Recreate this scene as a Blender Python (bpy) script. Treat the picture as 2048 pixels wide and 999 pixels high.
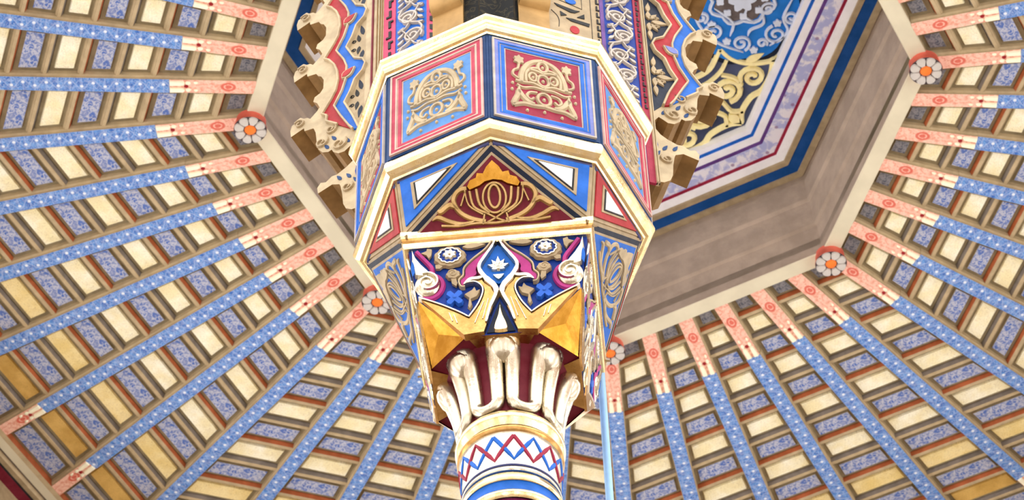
import bpy, math, random
from math import sin, cos, pi, radians, sqrt, atan2, tan
from mathutils import Vector, Matrix
from mathutils.geometry import tessellate_polygon

# ------------------------------------------------------------------ reset
for o in list(bpy.data.objects):
    bpy.data.objects.remove(o, do_unlink=True)
scn = bpy.context.scene
COL = scn.collection
random.seed(7)

S = 0.4            # metres per modelling unit (1 unit = radius of the octagonal impost)
Z0 = 7.6           # height of the impost's lower edge above the floor, metres
YAW = -0.06392     # turn of the building against the camera's heading

# ------------------------------------------------------------------ camera
cam_d = bpy.data.cameras.new('camera')
cam_d.sensor_fit = 'HORIZONTAL'
cam_d.sensor_width = 36.0
cam_d.lens = 5725.565 * 36.0 / 2048.0
cam_d.clip_start = 0.1
cam_d.clip_end = 200
cam_d.dof.use_dof = True
cam_d.dof.focus_distance = 18.6 * S
cam_d.dof.aperture_fstop = 12.0
cam = bpy.data.objects.new('camera', cam_d)
COL.objects.link(cam)
PITCH, ROLL = 0.88233, -0.03562
F = Vector((0, cos(PITCH), sin(PITCH)))
U = Vector((0, -sin(PITCH), cos(PITCH)))
R = Vector((1, 0, 0))
R2 = R * cos(ROLL) + U * sin(ROLL)
U2 = -R * sin(ROLL) + U * cos(ROLL)
rot = Matrix((R2, U2, -F)).transposed()
cam.matrix_world = Matrix.Translation((0.05415 * S, -12.17399 * S, Z0 - 14.93616 * S)) @ rot.to_4x4()
scn.camera = cam

# ------------------------------------------------------------------ world, lights, exposure
w = bpy.data.worlds.new('daylight')
scn.world = w
w.use_nodes = True
bg = w.node_tree.nodes['Background']
bg.inputs['Color'].default_value = (1.0, 0.985, 0.96, 1)
bg.inputs['Strength'].default_value = 3.2

def area(name, loc, target, size, power, col=(1, 1, 1)):
    l = bpy.data.lights.new(name, 'AREA')
    l.shape = 'RECTANGLE'
    l.size, l.size_y = size
    l.energy = power
    l.color = col
    o = bpy.data.objects.new(name, l)
    COL.objects.link(o)
    o.location = loc
    o.rotation_euler = (Vector(target) - Vector(loc)).to_track_quat('-Z', 'Y').to_euler()
    return o
# added area lamps: right for highlights on the gilding, left to brighten the ceiling
area('fill_light', (8.6, -5.0, 5.0), (0, 0, 7.6), (3.0, 5.0), 150, (1, 0.98, 0.95))
area('fill_light', (-8.6, 3.0, 5.0), (-2, 2.5, 11.6), (4.0, 5.0), 260, (1, 0.98, 0.95))

scn.view_settings.view_transform = 'Standard'
scn.view_settings.look = 'None'
scn.view_settings.exposure = 0.18
scn.view_settings.gamma = 1.0
scn.view_settings.use_curve_mapping = False

# ------------------------------------------------------------------ materials
def lin(c):
    r = []
    for v in c:
        v /= 255.0
        r.append(v / 12.92 if v <= 0.04045 else ((v + 0.055) / 1.055) ** 2.4)
    return (r[0], r[1], r[2], 1.0)

class NT:
    def __init__(self, name, rough=0.55, metal=0.0):
        self.m = bpy.data.materials.new(name)
        self.m.use_nodes = True
        self.t = self.m.node_tree
        self.b = self.t.nodes['Principled BSDF']
        self.b.inputs['Roughness'].default_value = rough
        self.b.inputs['Metallic'].default_value = metal
    def n(self, typ, **kw):
        nd = self.t.nodes.new(typ)
        for k, v in kw.items():
            setattr(nd, k, v)
        return nd
    def put(self, sock, v):
        if isinstance(v, bpy.types.NodeSocket):
            self.t.links.new(v, sock)
        else:
            sock.default_value = v
    def M(self, op, a, b=0.0, c=0.0):
        nd = self.n('ShaderNodeMath', operation=op)
        self.put(nd.inputs[0], a); self.put(nd.inputs[1], b); self.put(nd.inputs[2], c)
        return nd.outputs[0]
    def mix(self, f, a, b):
        nd = self.n('ShaderNodeMix', data_type='RGBA')
        self.put(nd.inputs[0], f); self.put(nd.inputs[6], a); self.put(nd.inputs[7], b)
        return nd.outputs[2]
    def noise(self, scale, coord=None, detail=3.0, rough=0.6, dist=0.0):
        nd = self.n('ShaderNodeTexNoise')
        nd.inputs['Scale'].default_value = scale
        nd.inputs['Detail'].default_value = detail
        nd.inputs['Roughness'].default_value = rough
        nd.inputs['Distortion'].default_value = dist
        if coord is None:
            coord = self.obj()
        self.t.links.new(coord, nd.inputs['Vector'])
        return nd.outputs['Fac']
    def vor(self, scale, coord, feature='F1'):
        nd = self.n('ShaderNodeTexVoronoi', feature=feature)
        nd.inputs['Scale'].default_value = scale
        self.t.links.new(coord, nd.inputs['Vector'])
        return nd.outputs['Distance']
    def obj(self):
        return self.n('ShaderNodeTexCoord').outputs['Object']
    def uv(self):
        return self.n('ShaderNodeTexCoord').outputs['UV']
    def xy(self, coord):
        nd = self.n('ShaderNodeSeparateXYZ')
        self.t.links.new(coord, nd.inputs[0])
        return nd.outputs[0], nd.outputs[1]
    def ramp(self, f, lo, hi):
        nd = self.n('ShaderNodeMapRange')
        nd.interpolation_type = 'SMOOTHSTEP'
        self.put(nd.inputs[0], f)
        nd.inputs[1].default_value = lo; nd.inputs[2].default_value = hi
        return nd.outputs[0]
    def color(self, v):
        self.put(self.b.inputs['Base Color'], v)
    def bump(self, h, strength=0.3, dist=0.005):
        nd = self.n('ShaderNodeBump')
        nd.inputs['Strength'].default_value = strength
        nd.inputs['Distance'].default_value = dist
        self.t.links.new(h, nd.inputs['Height'])
        self.t.links.new(nd.outputs[0], self.b.inputs['Normal'])

MATS = {}
def paint(name, c, rough=0.55, var=0.14, scale=18.0, bump=0.15, gain=0.66):
    k = NT(name, rough)
    k.b.inputs['Specular IOR Level'].default_value = 0.2
    a = tuple(x * gain for x in lin(c))
    d = tuple(x * (1 - var) for x in a[:3]) + (1,)
    l = tuple(min(1, x * (1 + var) + 0.01) for x in a[:3]) + (1,)
    nz = k.noise(scale)
    k.color(k.mix(k.ramp(nz, 0.3, 0.7), d, l))
    if bump:
        k.bump(k.noise(scale * 4), bump, 0.004)
    MATS[name] = k.m
    return k.m

def gilt(name, c1, c2, rough=0.3, metal=0.9, bump=0.12, scale=22.0):
    k = NT(name, rough, metal)
    nz = k.noise(scale, detail=5, rough=0.7)
    k.color(k.mix(k.ramp(nz, 0.35, 0.7), lin(c1), lin(c2)))
    k.put(k.b.inputs['Roughness'], k.M('MULTIPLY_ADD', k.noise(scale * .6), 0.35, rough - 0.15))
    k.bump(k.noise(scale * 2.2, detail=4), bump, 0.006)
    MATS[name] = k.m
    return k.m

gilt('gold', (246, 220, 160), (252, 236, 196), metal=1.0, rough=0.24)
gilt('gold_deep', (172, 130, 74), (200, 160, 100), rough=0.28, metal=1.0)
gilt('gold_amber', (166, 116, 40), (190, 140, 60), rough=0.3, metal=1.0)
gilt('silver_gilt', (204, 195, 174), (218, 210, 190), rough=0.27, scale=30, metal=1.0)
gilt('gold_old', (166, 134, 84), (192, 160, 108), rough=0.34, metal=0.7)
paint('plaster', (150, 112, 78), scale=4, gain=1.0)
paint('tan', (196, 174, 138))
paint('tan_light', (212, 192, 156))
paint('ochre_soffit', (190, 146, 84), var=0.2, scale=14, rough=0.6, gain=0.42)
paint('ochre_jamb', (196, 156, 96), var=0.15, scale=14, rough=0.6, gain=0.7)
paint('crimson', (168, 26, 66))
paint('crimson_deep', (140, 14, 48), gain=0.5)
paint('red', (186, 30, 44))
paint('rose_line', (236, 196, 184))
paint('rose_stripe', (206, 62, 94))
paint('magenta', (198, 58, 146))
paint('pink', (222, 74, 118))
paint('navy', (12, 58, 112), gain=0.85)
paint('navy_dark', (10, 34, 70), gain=0.4)
paint('navy_mauve', (72, 78, 132))
paint('blue', (14, 112, 226))
paint('blue_soft', (92, 156, 232))
paint('blue_cap', (0, 62, 172), gain=0.6)
paint('blue_flower', (44, 112, 232))
paint('lavender', (138, 150, 226))
paint('line_grey', (212, 202, 192))
paint('stripe_blue', (2, 84, 164), scale=9)
paint('white', (240, 242, 250), var=0.03, gain=1.0)
paint('black', (20, 18, 22), var=0.3, gain=0.5)
paint('purple', (112, 70, 152))
paint('plum', (126, 30, 80), rough=0.3)
paint('beam_cream', (214, 208, 184), var=0.05, scale=6, bump=0.1, gain=1.0)
paint('fascia_stone', (168, 152, 138), var=0.1, scale=10, bump=0.5, gain=1.0)
paint('batten_tan', (204, 184, 148), var=0.1, gain=0.8)
paint('batten_orange', (170, 92, 54), var=0.15, gain=1.0)
paint('batten_slate', (122, 114, 108), var=0.15, gain=1.0)
paint('coffer_tan', (172, 158, 126), var=0.12, gain=0.72)
paint('tip_gilt', (255, 250, 226), var=0.03, rough=0.25, gain=1.0)
paint('pole_blue', (150, 196, 244), var=0.04, rough=0.35, gain=1.0)
paint('petal_white', (226, 222, 218), var=0.05, gain=0.75)
paint('petal_line', (92, 78, 84), var=0.1)
paint('rosette_orange', (255, 128, 48), var=0.05, gain=1.0)
paint('rosette_red', (228, 112, 94), var=0.08, gain=1.0)
paint('slate_field', (62, 72, 106), var=0.25, scale=7, gain=1.0)
paint('azure_field', (22, 116, 206), var=0.15, scale=6, gain=1.0)
paint('medal_grey', (118, 108, 108), var=0.2)
paint('medal_white', (206, 218, 240), var=0.06, gain=1.0)
paint('pale_gold', (250, 236, 178), var=0.08, gain=1.0)

def mat_floor():
    k = NT('floor_tiles', 0.45)
    br = k.n('ShaderNodeTexBrick')
    k.t.links.new(k.obj(), br.inputs['Vector'])
    br.inputs['Scale'].default_value = 1.2
    br.inputs['Color1'].default_value = lin((142, 126, 108))
    br.inputs['Color2'].default_value = lin((128, 112, 94))
    br.inputs['Mortar'].default_value = lin((96, 80, 68))
    k.color(br.outputs['Color'])
    MATS['floor'] = k.m
mat_floor()

def mat_rib():
    k = NT('rib_blue', 0.5)
    uv = k.uv()
    u, v = k.xy(uv)
    nz = k.noise(16, uv, 4)
    base = k.mix(k.ramp(nz, 0.3, 0.68), lin((30, 92, 186)), lin((86, 146, 220)))
    P = 0.125
    fu = k.M('MULTIPLY', k.M('SUBTRACT', k.M('FRACT', k.M('DIVIDE', u, P)), 0.5), P)
    par = k.M('SIGN', k.M('SINE', k.M('MULTIPLY', u, pi / P)))
    vo = k.M('MULTIPLY', par, 0.022)
    dv = k.M('SUBTRACT', v, vo)
    dist = k.M('SQRT', k.M('ADD', k.M('MULTIPLY', fu, fu), k.M('MULTIPLY', dv, dv)))
    dot = k.M('SUBTRACT', 1.0, k.ramp(dist, 0.014, 0.024))
    wave = k.M('ABSOLUTE', k.M('SUBTRACT', v, k.M('MULTIPLY', k.M('SINE', k.M('MULTIPLY', u, pi / P)), 0.055)))
    wl = k.M('SUBTRACT', 1.0, k.ramp(wave, 0.004, 0.014))
    wave2 = k.M('ABSOLUTE', k.M('ADD', v, k.M('MULTIPLY', k.M('SINE', k.M('MULTIPLY', u, 2 * pi / P)), 0.05)))
    wl2 = k.M('SUBTRACT', 1.0, k.ramp(wave2, 0.003, 0.012))
    cr = k.M('SUBTRACT', 1.0, k.ramp(k.M('ABSOLUTE', fu), 0.003, 0.012))
    scr = k.M('SUBTRACT', 1.0, k.ramp(k.M('ABSOLUTE', k.M('SUBTRACT', k.noise(30, uv, 2, dist=1.2), 0.5)), 0.015, 0.05))
    f = k.M('MAXIMUM', k.M('MULTIPLY', wl, 0.32), k.M('MULTIPLY', wl2, 0.28))
    f = k.M('MAXIMUM', f, k.M('MULTIPLY', cr, 0.25))
    f = k.M('MAXIMUM', f, k.M('MULTIPLY', scr, 0.4))
    f = k.M('MAXIMUM', f, dot)
    k.color(k.mix(f, base, lin((226, 236, 252))))
    MATS['rib_blue'] = k.m
mat_rib()

def mat_salmon():
    k = NT('rib_salmon', 0.5)
    uv = k.uv()
    u, v = k.xy(uv)
    nz = k.noise(24, uv, 4, dist=0.8)
    base = k.mix(k.ramp(nz, 0.35, 0.65), lin((226, 156, 134)), lin((246, 204, 186)))
    # teardrop motif painted at the middle of the end piece
    du = k.M('ABSOLUTE', k.M('SUBTRACT', u, 0.30))
    dd = k.M('SQRT', k.M('ADD', k.M('MULTIPLY', du, k.M('MULTIPLY', du, 0.45)), k.M('MULTIPLY', v, v)))
    ring = k.M('SUBTRACT', 1.0, k.ramp(k.M('ABSOLUTE', k.M('SUBTRACT', dd, 0.044)), 0.006, 0.016))
    core = k.M('SUBTRACT', 1.0, k.ramp(dd, 0.018, 0.032))
    f = k.M('MULTIPLY', k.M('MAXIMUM', ring, core), 0.85)
    k.color(k.mix(f, base, lin((214, 84, 66))))
    MATS['rib_salmon'] = k.m
mat_salmon()

def mat_cream(name, c1, c2):
    k = NT(name, 0.4, 0.0)
    uv = k.uv()
    u, v = k.xy(uv)
    nz = k.noise(8, k.obj(), 3)
    base = k.mix(k.ramp(nz, 0.3, 0.7), lin(c1), lin(c2))
    l = k.M('ABSOLUTE', k.M('SUBTRACT', k.noise(26, uv, 2, dist=1.4), 0.5))
    ln = k.M('SUBTRACT', 1.0, k.ramp(l, 0.006, 0.03))
    au = k.M('ABSOLUTE', u)
    mk = k.M('SUBTRACT', 1.0, k.ramp(k.vor(44, uv), 0.10, 0.2))
    endz = k.M('MULTIPLY', k.ramp(au, 0.07, 0.12), mk)
    f = k.M('MAXIMUM', k.M('MULTIPLY', ln, 0.35), k.M('MULTIPLY', endz, 0.7))
    k.color(k.mix(f, base, lin((150, 122, 66))))
    k.bump(l, 0.3, 0.004)
    MATS[name] = k.m
mat_cream('coffer_cream', (246, 236, 190), (255, 254, 234))
mat_cream('coffer_cream_dim', (236, 212, 140), (250, 234, 180))  # this and the next: weaker gleam of outer rows put into the colour
mat_cream('coffer_cream_dimmer', (196, 156, 78), (224, 186, 108))

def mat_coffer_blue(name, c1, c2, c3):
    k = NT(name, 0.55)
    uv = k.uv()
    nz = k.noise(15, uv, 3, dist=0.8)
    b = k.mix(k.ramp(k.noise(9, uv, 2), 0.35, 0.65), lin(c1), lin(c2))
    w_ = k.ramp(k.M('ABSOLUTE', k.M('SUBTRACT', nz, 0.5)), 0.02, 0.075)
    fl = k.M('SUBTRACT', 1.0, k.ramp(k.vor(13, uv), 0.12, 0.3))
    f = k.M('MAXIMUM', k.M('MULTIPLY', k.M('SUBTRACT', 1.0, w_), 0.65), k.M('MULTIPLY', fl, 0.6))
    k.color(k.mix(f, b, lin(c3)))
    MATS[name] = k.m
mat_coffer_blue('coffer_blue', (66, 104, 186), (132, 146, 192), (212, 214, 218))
mat_coffer_blue('coffer_blue_shaded', (72, 76, 92), (104, 104, 112), (146, 144, 148))  # first row by the ring beam, its shade painted into the colour

def mat_band():
    k = NT('lantern_pattern', 0.5)
    o = k.obj()
    nz = k.noise(22, o, 3, dist=0.6)
    sp = k.M('SUBTRACT', 1.0, k.ramp(k.vor(17, o), 0.10, 0.2))
    c = k.mix(k.ramp(nz, 0.42, 0.58), lin((228, 228, 242)), lin((170, 178, 226)))
    k.color(k.mix(k.M('MULTIPLY', sp, 0.75), c, lin((132, 96, 150))))
    MATS['band_pattern'] = k.m
mat_band()

def mat_dark_lace():
    k = NT('niche_black_lace', 0.6)
    k.b.inputs['Specular IOR Level'].default_value = 0.1
    o = k.obj()
    nz = k.M('ABSOLUTE', k.M('SUBTRACT', k.noise(22, o, 3, dist=1.0), 0.5))
    k.color(k.mix(k.ramp(nz, 0.01, 0.05), lin((48, 42, 26)), lin((8, 8, 8))))
    MATS['dark_lace'] = k.m
mat_dark_lace()

# ------------------------------------------------------------------ mesh helpers
class MB:
    """collects faces, builds ONE mesh object"""
    def __init__(self):
        self.v, self.f, self.mi, self.sm, self.uv = [], [], [], [], []
        self.mats = []
    def mat(self, name):
        if name not in self.mats:
            self.mats.append(name)
        return self.mats.index(name)
    def vert(self, p, uv=(0, 0)):
        self.v.append((p[0], p[1], p[2])); self.uv.append(uv)
        return len(self.v) - 1
    def face(self, idx, mat, smooth=False):
        self.f.append(tuple(idx)); self.mi.append(self.mat(mat)); self.sm.append(smooth)
    def quad(self, pts, mat, uvs=None):
        uvs = uvs or [(0, 0)] * len(pts)
        self.face([self.vert(p, q) for p, q in zip(pts, uvs)], mat)
    def box(self, lo, hi, mat, T=None):
        c = [(x, y, z) for z in (lo[2], hi[2]) for y in (lo[1], hi[1]) for x in (lo[0], hi[0])]
        if T: c = [T(*p) for p in c]
        i = [self.vert(p) for p in c]
        for f in ((0, 2, 3, 1), (4, 5, 7, 6), (0, 1, 5, 4), (2, 6, 7, 3), (0, 4, 6, 2), (1, 3, 7, 5)):
            self.face([i[k] for k in f], mat)
    def fill(self, fr, pts, h0, h1, mat, side=None, ch=0.0, bottom=False):
        """extruded polygon on a surface fr(u,v,h); ch = chamfer of the top edge"""
        n = len(pts)
        a = sum(pts[i][0] * pts[(i + 1) % n][1] - pts[(i + 1) % n][0] * pts[i][1] for i in range(n))
        if a < 0: pts = pts[::-1]
        top = pts
        if ch:
            top = []
            for i in range(n):
                p0, p1, p2 = pts[i - 1], pts[i], pts[(i + 1) % n]
                d1 = Vector((p1[0] - p0[0], p1[1] - p0[1])); d2 = Vector((p2[0] - p1[0], p2[1] - p1[1]))
                if d1.length > 1e-9: d1.normalize()
                if d2.length > 1e-9: d2.normalize()
                m = Vector((-d1.y - d2.y, d1.x + d2.x))
                if m.length > 1e-6: m.normalize()
                top.append((p1[0] + m.x * ch, p1[1] + m.y * ch))
        ti = [self.vert(fr(p[0], p[1], h1), p) for p in top]
        tri = tessellate_polygon([[Vector((p[0], p[1], 0)) for p in top]])
        for t in tri:
            self.face([ti[t[0]], ti[t[1]], ti[t[2]]], mat)
        bi = [self.vert(fr(p[0], p[1], h0), p) for p in pts]
        sd = side or mat
        for i in range(n):
            j = (i + 1) % n
            self.face((bi[i], bi[j], ti[j], ti[i]), sd)
        if bottom:
            for t in tri:
                self.face([bi[t[2]], bi[t[1]], bi[t[0]]], sd)
    def stroke(self, fr, pts, wd, h0, h1, mat, closed=False, taper=False):
        """ribbon with a bevelled section along a 2D line on fr"""
        n = len(pts)
        rows = []
        for i in range(n):
            if closed:
                a, b = pts[i - 1], pts[(i + 1) % n]
            else:
                a, b = pts[max(0, i - 1)], pts[min(n - 1, i + 1)]
            dx, dy = b[0] - a[0], b[1] - a[1]
            l = sqrt(dx * dx + dy * dy) or 1e-9
            nx, ny = -dy / l, dx / l
            ww = wd[i] if isinstance(wd, (list, tuple)) else wd
            if taper and not closed:
                t = i / (n - 1)
                ww = ww * (0.25 + 0.75 * min(1, 4 * t, 4 * (1 - t)))
            hw = ww / 2
            x, y = pts[i]
            rows.append([self.vert(fr(x + nx * k, y + ny * k, h), (x, y)) for k, h in
                         ((-hw, h0), (-hw * .55, h1), (hw * .55, h1), (hw, h0))])
        m = n if closed else n - 1
        for i in range(m):
            r, q = rows[i], rows[(i + 1) % n]
            for k in range(3):
                self.face((r[k], r[k + 1], q[k + 1], q[k]), mat)
        if not closed:
            self.face(rows[0], mat); self.face(rows[-1][::-1], mat)
    def dome(self, fr, c, rx, ry, h0, h1, mat, n=14, rings=3):
        prev = [self.vert(fr(c[0] + rx * cos(2 * pi * i / n), c[1] + ry * sin(2 * pi * i / n), h0)) for i in range(n)]
        for k in range(1, rings):
            t = k / rings * pi / 2
            cur = [self.vert(fr(c[0] + rx * cos(t) * cos(2 * pi * i / n), c[1] + ry * cos(t) * sin(2 * pi * i / n), h0 + (h1 - h0) * sin(t))) for i in range(n)]
            for i in range(n):
                j = (i + 1) % n
                self.face((prev[i], prev[j], cur[j], cur[i]), mat, True)
            prev = cur
        self.face(prev, mat, True)
    def loft(self, rings, mat, closed=True, smooth=False, cap0=False, cap1=False):
        idx = [[self.vert(p) for p in r] for r in rings]
        n = len(rings[0])
        for a, b in zip(idx[:-1], idx[1:]):
            for i in range(n if closed else n - 1):
                j = (i + 1) % n
                self.face((a[i], a[j], b[j], b[i]), mat, smooth)
        if cap0: self.face(idx[0][::-1], mat)
        if cap1: self.face(idx[-1], mat)
    def lathe(self, prof, mat, n=64, smooth=True):
        self.loft([[(r * cos(2 * pi * i / n), r * sin(2 * pi * i / n), z) for i in range(n)] for r, z in prof], mat, True, smooth)
    def octo(self, prof, mat, cap0=False, cap1=False):
        """mitred octagonal moulding; vertices toward multiples of 45 degrees"""
        self.loft([[(r * sin(radians(45 * i)), -r * cos(radians(45 * i)), z) for i in range(8)] for r, z in prof], mat, True, False, cap0, cap1)
    def mesh(self, name, org=(0, 0, 0)):
        me = bpy.data.meshes.new(name)
        me.from_pydata([((x - org[0]) * S, (y - org[1]) * S, (z - org[2]) * S) for x, y, z in self.v], [], self.f)
        for m in self.mats:
            me.materials.append(MATS[m])
        me.polygons.foreach_set('material_index', self.mi)
        me.polygons.foreach_set('use_smooth', self.sm)
        ul = me.uv_layers.new(name='UVMap')
        for lp in me.loops:
            ul.data[lp.index].uv = self.uv[lp.vertex_index]
        me.update()
        return me
    def build(self, name, parent=None, label=None):
        o = bpy.data.objects.new(name, self.mesh(name))
        COL.objects.link(o)
        if parent is not None: o.parent = parent
        if label: o['label'] = label
        return o

ZL = Z0 / S   # local height (units) of the impost's lower edge above the floor
def empty(name, label, cat, loc, rz=0.0, group=None):
    o = bpy.data.objects.new(name, None)
    COL.objects.link(o)
    o.location = loc
    o.rotation_euler = (0, 0, rz)
    o['label'] = label; o['category'] = cat
    if group: o['group'] = group
    return o
def part(o, parent):
    o.parent = parent
    return o
def dup(o, parent, rz=None):
    c = o.copy()
    COL.objects.link(c)
    c.parent = parent
    if rz is not None: c.rotation_euler = (0, 0, rz)
    return c
def dup_tree(o, parent, rz=None):
    c = dup(o, parent, rz)
    for ch in list(o.children):
        dup(ch, c)
    return c

def cr(pts, k=4, closed=False):
    """Catmull-Rom smoothing"""
    n = len(pts); out = []
    for i in range(n if closed else n - 1):
        if closed:
            p0, p1, p2, p3 = pts[i - 1], pts[i], pts[(i + 1) % n], pts[(i + 2) % n]
        else:
            p0, p1, p2, p3 = pts[max(0, i - 1)], pts[i], pts[i + 1], pts[min(n - 1, i + 2)]
        for j in range(k):
            t = j / k
            out.append(tuple(0.5 * (2 * p1[q] + (p2[q] - p0[q]) * t + (2 * p0[q] - 5 * p1[q] + 4 * p2[q] - p3[q]) * t * t
                                    + (3 * p1[q] - p0[q] - 3 * p2[q] + p3[q]) * t ** 3) for q in (0, 1)))
    if not closed: out.append(tuple(pts[-1]))
    return out
def mir(pts): return [(-x, y) for x, y in pts]
def ell(cx, cy, rx, ry, n=20): return [(cx + rx * cos(2 * pi * i / n), cy + ry * sin(2 * pi * i / n)) for i in range(n)]
def scallop(cx, cy, r, lobes=8, d=0.18, n=5, a0=0.0, ry=None):
    ry = ry or r
    out = []
    for i in range(lobes * n):
        t = 2 * pi * i / (lobes * n)
        k = 1 - d * abs(cos(lobes * t / 2)) ** 3
        out.append((cx + r * k * cos(t + a0), cy + ry * k * sin(t + a0)))
    return out
def spiral(cx, cy, r0, r1, a0, turns, n=22):
    return [(cx + (r0 + (r1 - r0) * i / n) * cos(a0 + 2 * pi * turns * i / n),
             cy + (r0 + (r1 - r0) * i / n) * sin(a0 + 2 * pi * turns * i / n)) for i in range(n + 1)]
def leafp(x0, y0, x1, y1, wd, n=5):
    dx, dy = x1 - x0, y1 - y0
    a, b = [], []
    for i in range(n + 1):
        t = i / n
        k = wd / 2 * sin(pi * t ** 0.75)
        a.append((x0 + dx * t - dy / sqrt(dx * dx + dy * dy) * k, y0 + dy * t + dx / sqrt(dx * dx + dy * dy) * k))
        b.append((x0 + dx * t + dy / sqrt(dx * dx + dy * dy) * k, y0 + dy * t - dx / sqrt(dx * dx + dy * dy) * k))
    return a + b[::-1][1:-1]
def rotz(k):
    a = radians(k); c, s = cos(a), sin(a)
    return lambda x, y, z: (x * c - y * s, x * s + y * c, z)
def vplane(k, d, zoff=0.0):
    """vertical plane with outward normal at angle k from the near direction, d from the axis"""
    T = rotz(k)
    return lambda u, v, h: T(u, -(d + h), v + zoff)
def frame3(O, Uv, Vv):
    O, Uv, Vv = Vector(O), Vector(Uv).normalized(), Vector(Vv)
    Nv = Uv.cross(Vv).normalized()
    Vv = Nv.cross(Uv).normalized()
    return lambda u, v, h: O + Uv * u + Vv * v + Nv * h

# ------------------------------------------------------------------ floor
mb = MB()
mb.box((-22.5, -26, -0.3), (22.5, 40, 0.0), 'floor')
fl = mb.build('floor')
fl['kind'] = 'structure'; fl['label'] = 'stone tiled floor of the hall far below'

# hall walls with tall round the sides window openings (outside the picture, they give the daylight its shape)
def hall_wall(name, p0, p1, nwin, label):
    p0, p1 = Vector((p0[0], p0[1], 0)), Vector((p1[0], p1[1], 0))
    d = (p1 - p0); L = d.length; d.normalize(); nrm = Vector((-d.y, d.x, 0))
    fr = lambda u, v, h: p0 + d * u + Vector((0, 0, v)) + nrm * h
    mb = MB()
    step = L / nwin
    wz0, wz1, H = 2.5, 24.0, 30.0
    def blk(u0, u1, v0, v1):
        mb.fill(fr, [(u0, v0), (u1, v0), (u1, v1), (u0, v1)], -0.8, 0.0, 'plaster', bottom=True)
    blk(0, L, 0, wz0); blk(0, L, wz1, H)
    for i in range(nwin + 1):
        c = step * i; hw = step * 0.24
        blk(max(0, c - hw), min(L, c + hw), wz0, wz1)
    o = mb.build(name)
    o['kind'] = 'structure'; o['label'] = label
hall_wall('wall_right', (22, 40), (22, -26), 6, 'plastered hall wall with tall windows on the right')
hall_wall('wall_left', (-22, -26), (-22, 40), 6, 'plastered hall wall with tall windows on the left')
hall_wall('wall_front', (-22, 40), (22, 40), 4, 'plastered hall wall with tall windows at the far end')
hall_wall('wall_back', (22, -26), (-22, -26), 4, 'plastered hall wall with tall windows behind the viewer')

# ------------------------------------------------------------------ ceiling of radial ribs and coffers
ZR = 10.0 + ZL                 # underside of the ribs (units above the floor)
RC = (0.91283 * S, 6.19931 * S)
A_IN, A_BEAM, A_OUT, A_OUT2 = 3.26, 3.45, 8.29, 8.50
RIBW = 0.18
PZ = 0.11                      # panels this far above the rib undersides
rows = [A_BEAM] + [3.76 + 0.378 * i for i in range(12)] + [A_OUT]
def sec(r, t): return (t, -r)

PANEL, BATTEN = {}, {}
def tdir(r, a): return r * tan(radians(a))
for c in range(6):
    a0, a1 = -22.5 + 7.5 * c, -15 + 7.5 * c
    m0, m1 = RIBW / 2 / cos(radians(a0)), RIBW / 2 / cos(radians(a1))
    for i in range(13):
        r0, r1 = rows[i], rows[i + 1]
        g0 = 0.035 if i else 0.0
        g1 = 0.05 if i < 12 else 0.0
        r0b, r1b = r0 + g0, r1 - g1
        blue = (i % 2 == 0)
        mb = MB()
        z = ZR + PZ
        q = [(tdir(r0b, a0) + m0, r0b), (tdir(r0b, a1) - m1, r0b), (tdir(r1b, a1) - m1, r1b), (tdir(r1b, a0) + m0, r1b)]
        fr = lambda u, v, h, z=z: (u, -v, z - h)
        mb.fill(fr, q, -0.03, 0.0, 'coffer_tan')
        cx = sum(p[0] for p in q) / 4; cy = sum(p[1] for p in q) / 4
        # sunk tan margin, raised inner field
        mr, mt = 0.042, 0.056
        def ins(k):
            rr0, rr1 = r0b + mr * k, r1b - mr * k
            return [(tdir(rr0, a0) + m0 + mt * k, rr0), (tdir(rr0, a1) - m1 - mt * k, rr0),
                    (tdir(rr1, a1) - m1 - mt * k, rr1), (tdir(rr1, a0) + m0 + mt * k, rr1)]
        f0 = ins(1.0); f1 = ins(1.22)
        bi = [mb.vert(fr(p[0], p[1], 0.0), (p[0] - cx, p[1] - cy)) for p in f0]
        ti = [mb.vert(fr(p[0], p[1], 0.03), (p[0] - cx, p[1] - cy)) for p in f1]
        mt_ = 'coffer_blue_shaded' if i == 0 else 'coffer_blue' if blue else 'coffer_cream_dimmer' if i == 11 else 'coffer_cream_dim' if i == 9 else 'coffer_cream'
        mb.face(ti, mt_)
        for k in range(4):
            mb.face((bi[k], bi[(k + 1) % 4], ti[(k + 1) % 4], ti[k]), 'coffer_tan' if blue else mt_)
        PANEL[c, i] = mb.mesh('coffer_panel')
    for i in range(1, 13):
        rb = rows[i]
        after_blue = (i % 2 == 1)
        mb = MB()
        prof = [(-0.044, PZ), (-0.026, 0.055), (-0.022, 0.045), (0.012, 0.045), (0.018, 0.06), (0.034, 0.07), (0.04, PZ)]
        cols = ['batten_orange' if after_blue else 'batten_slate', 'batten_tan', 'batten_tan', 'batten_tan', 'batten_tan', 'batten_tan']
        L = [[mb.vert((tdir(rb + d, a) + s * m * 0.98, -(rb + d), ZR + z)) for d, z in prof] for a, s, m in ((a0, 1, m0), (a1, -1, m1))]
        for k in range(len(prof) - 1):
            mb.face((L[0][k], L[0][k + 1], L[1][k + 1], L[1][k]), cols[k])
        BATTEN[c, i] = mb.mesh('batten')

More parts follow.
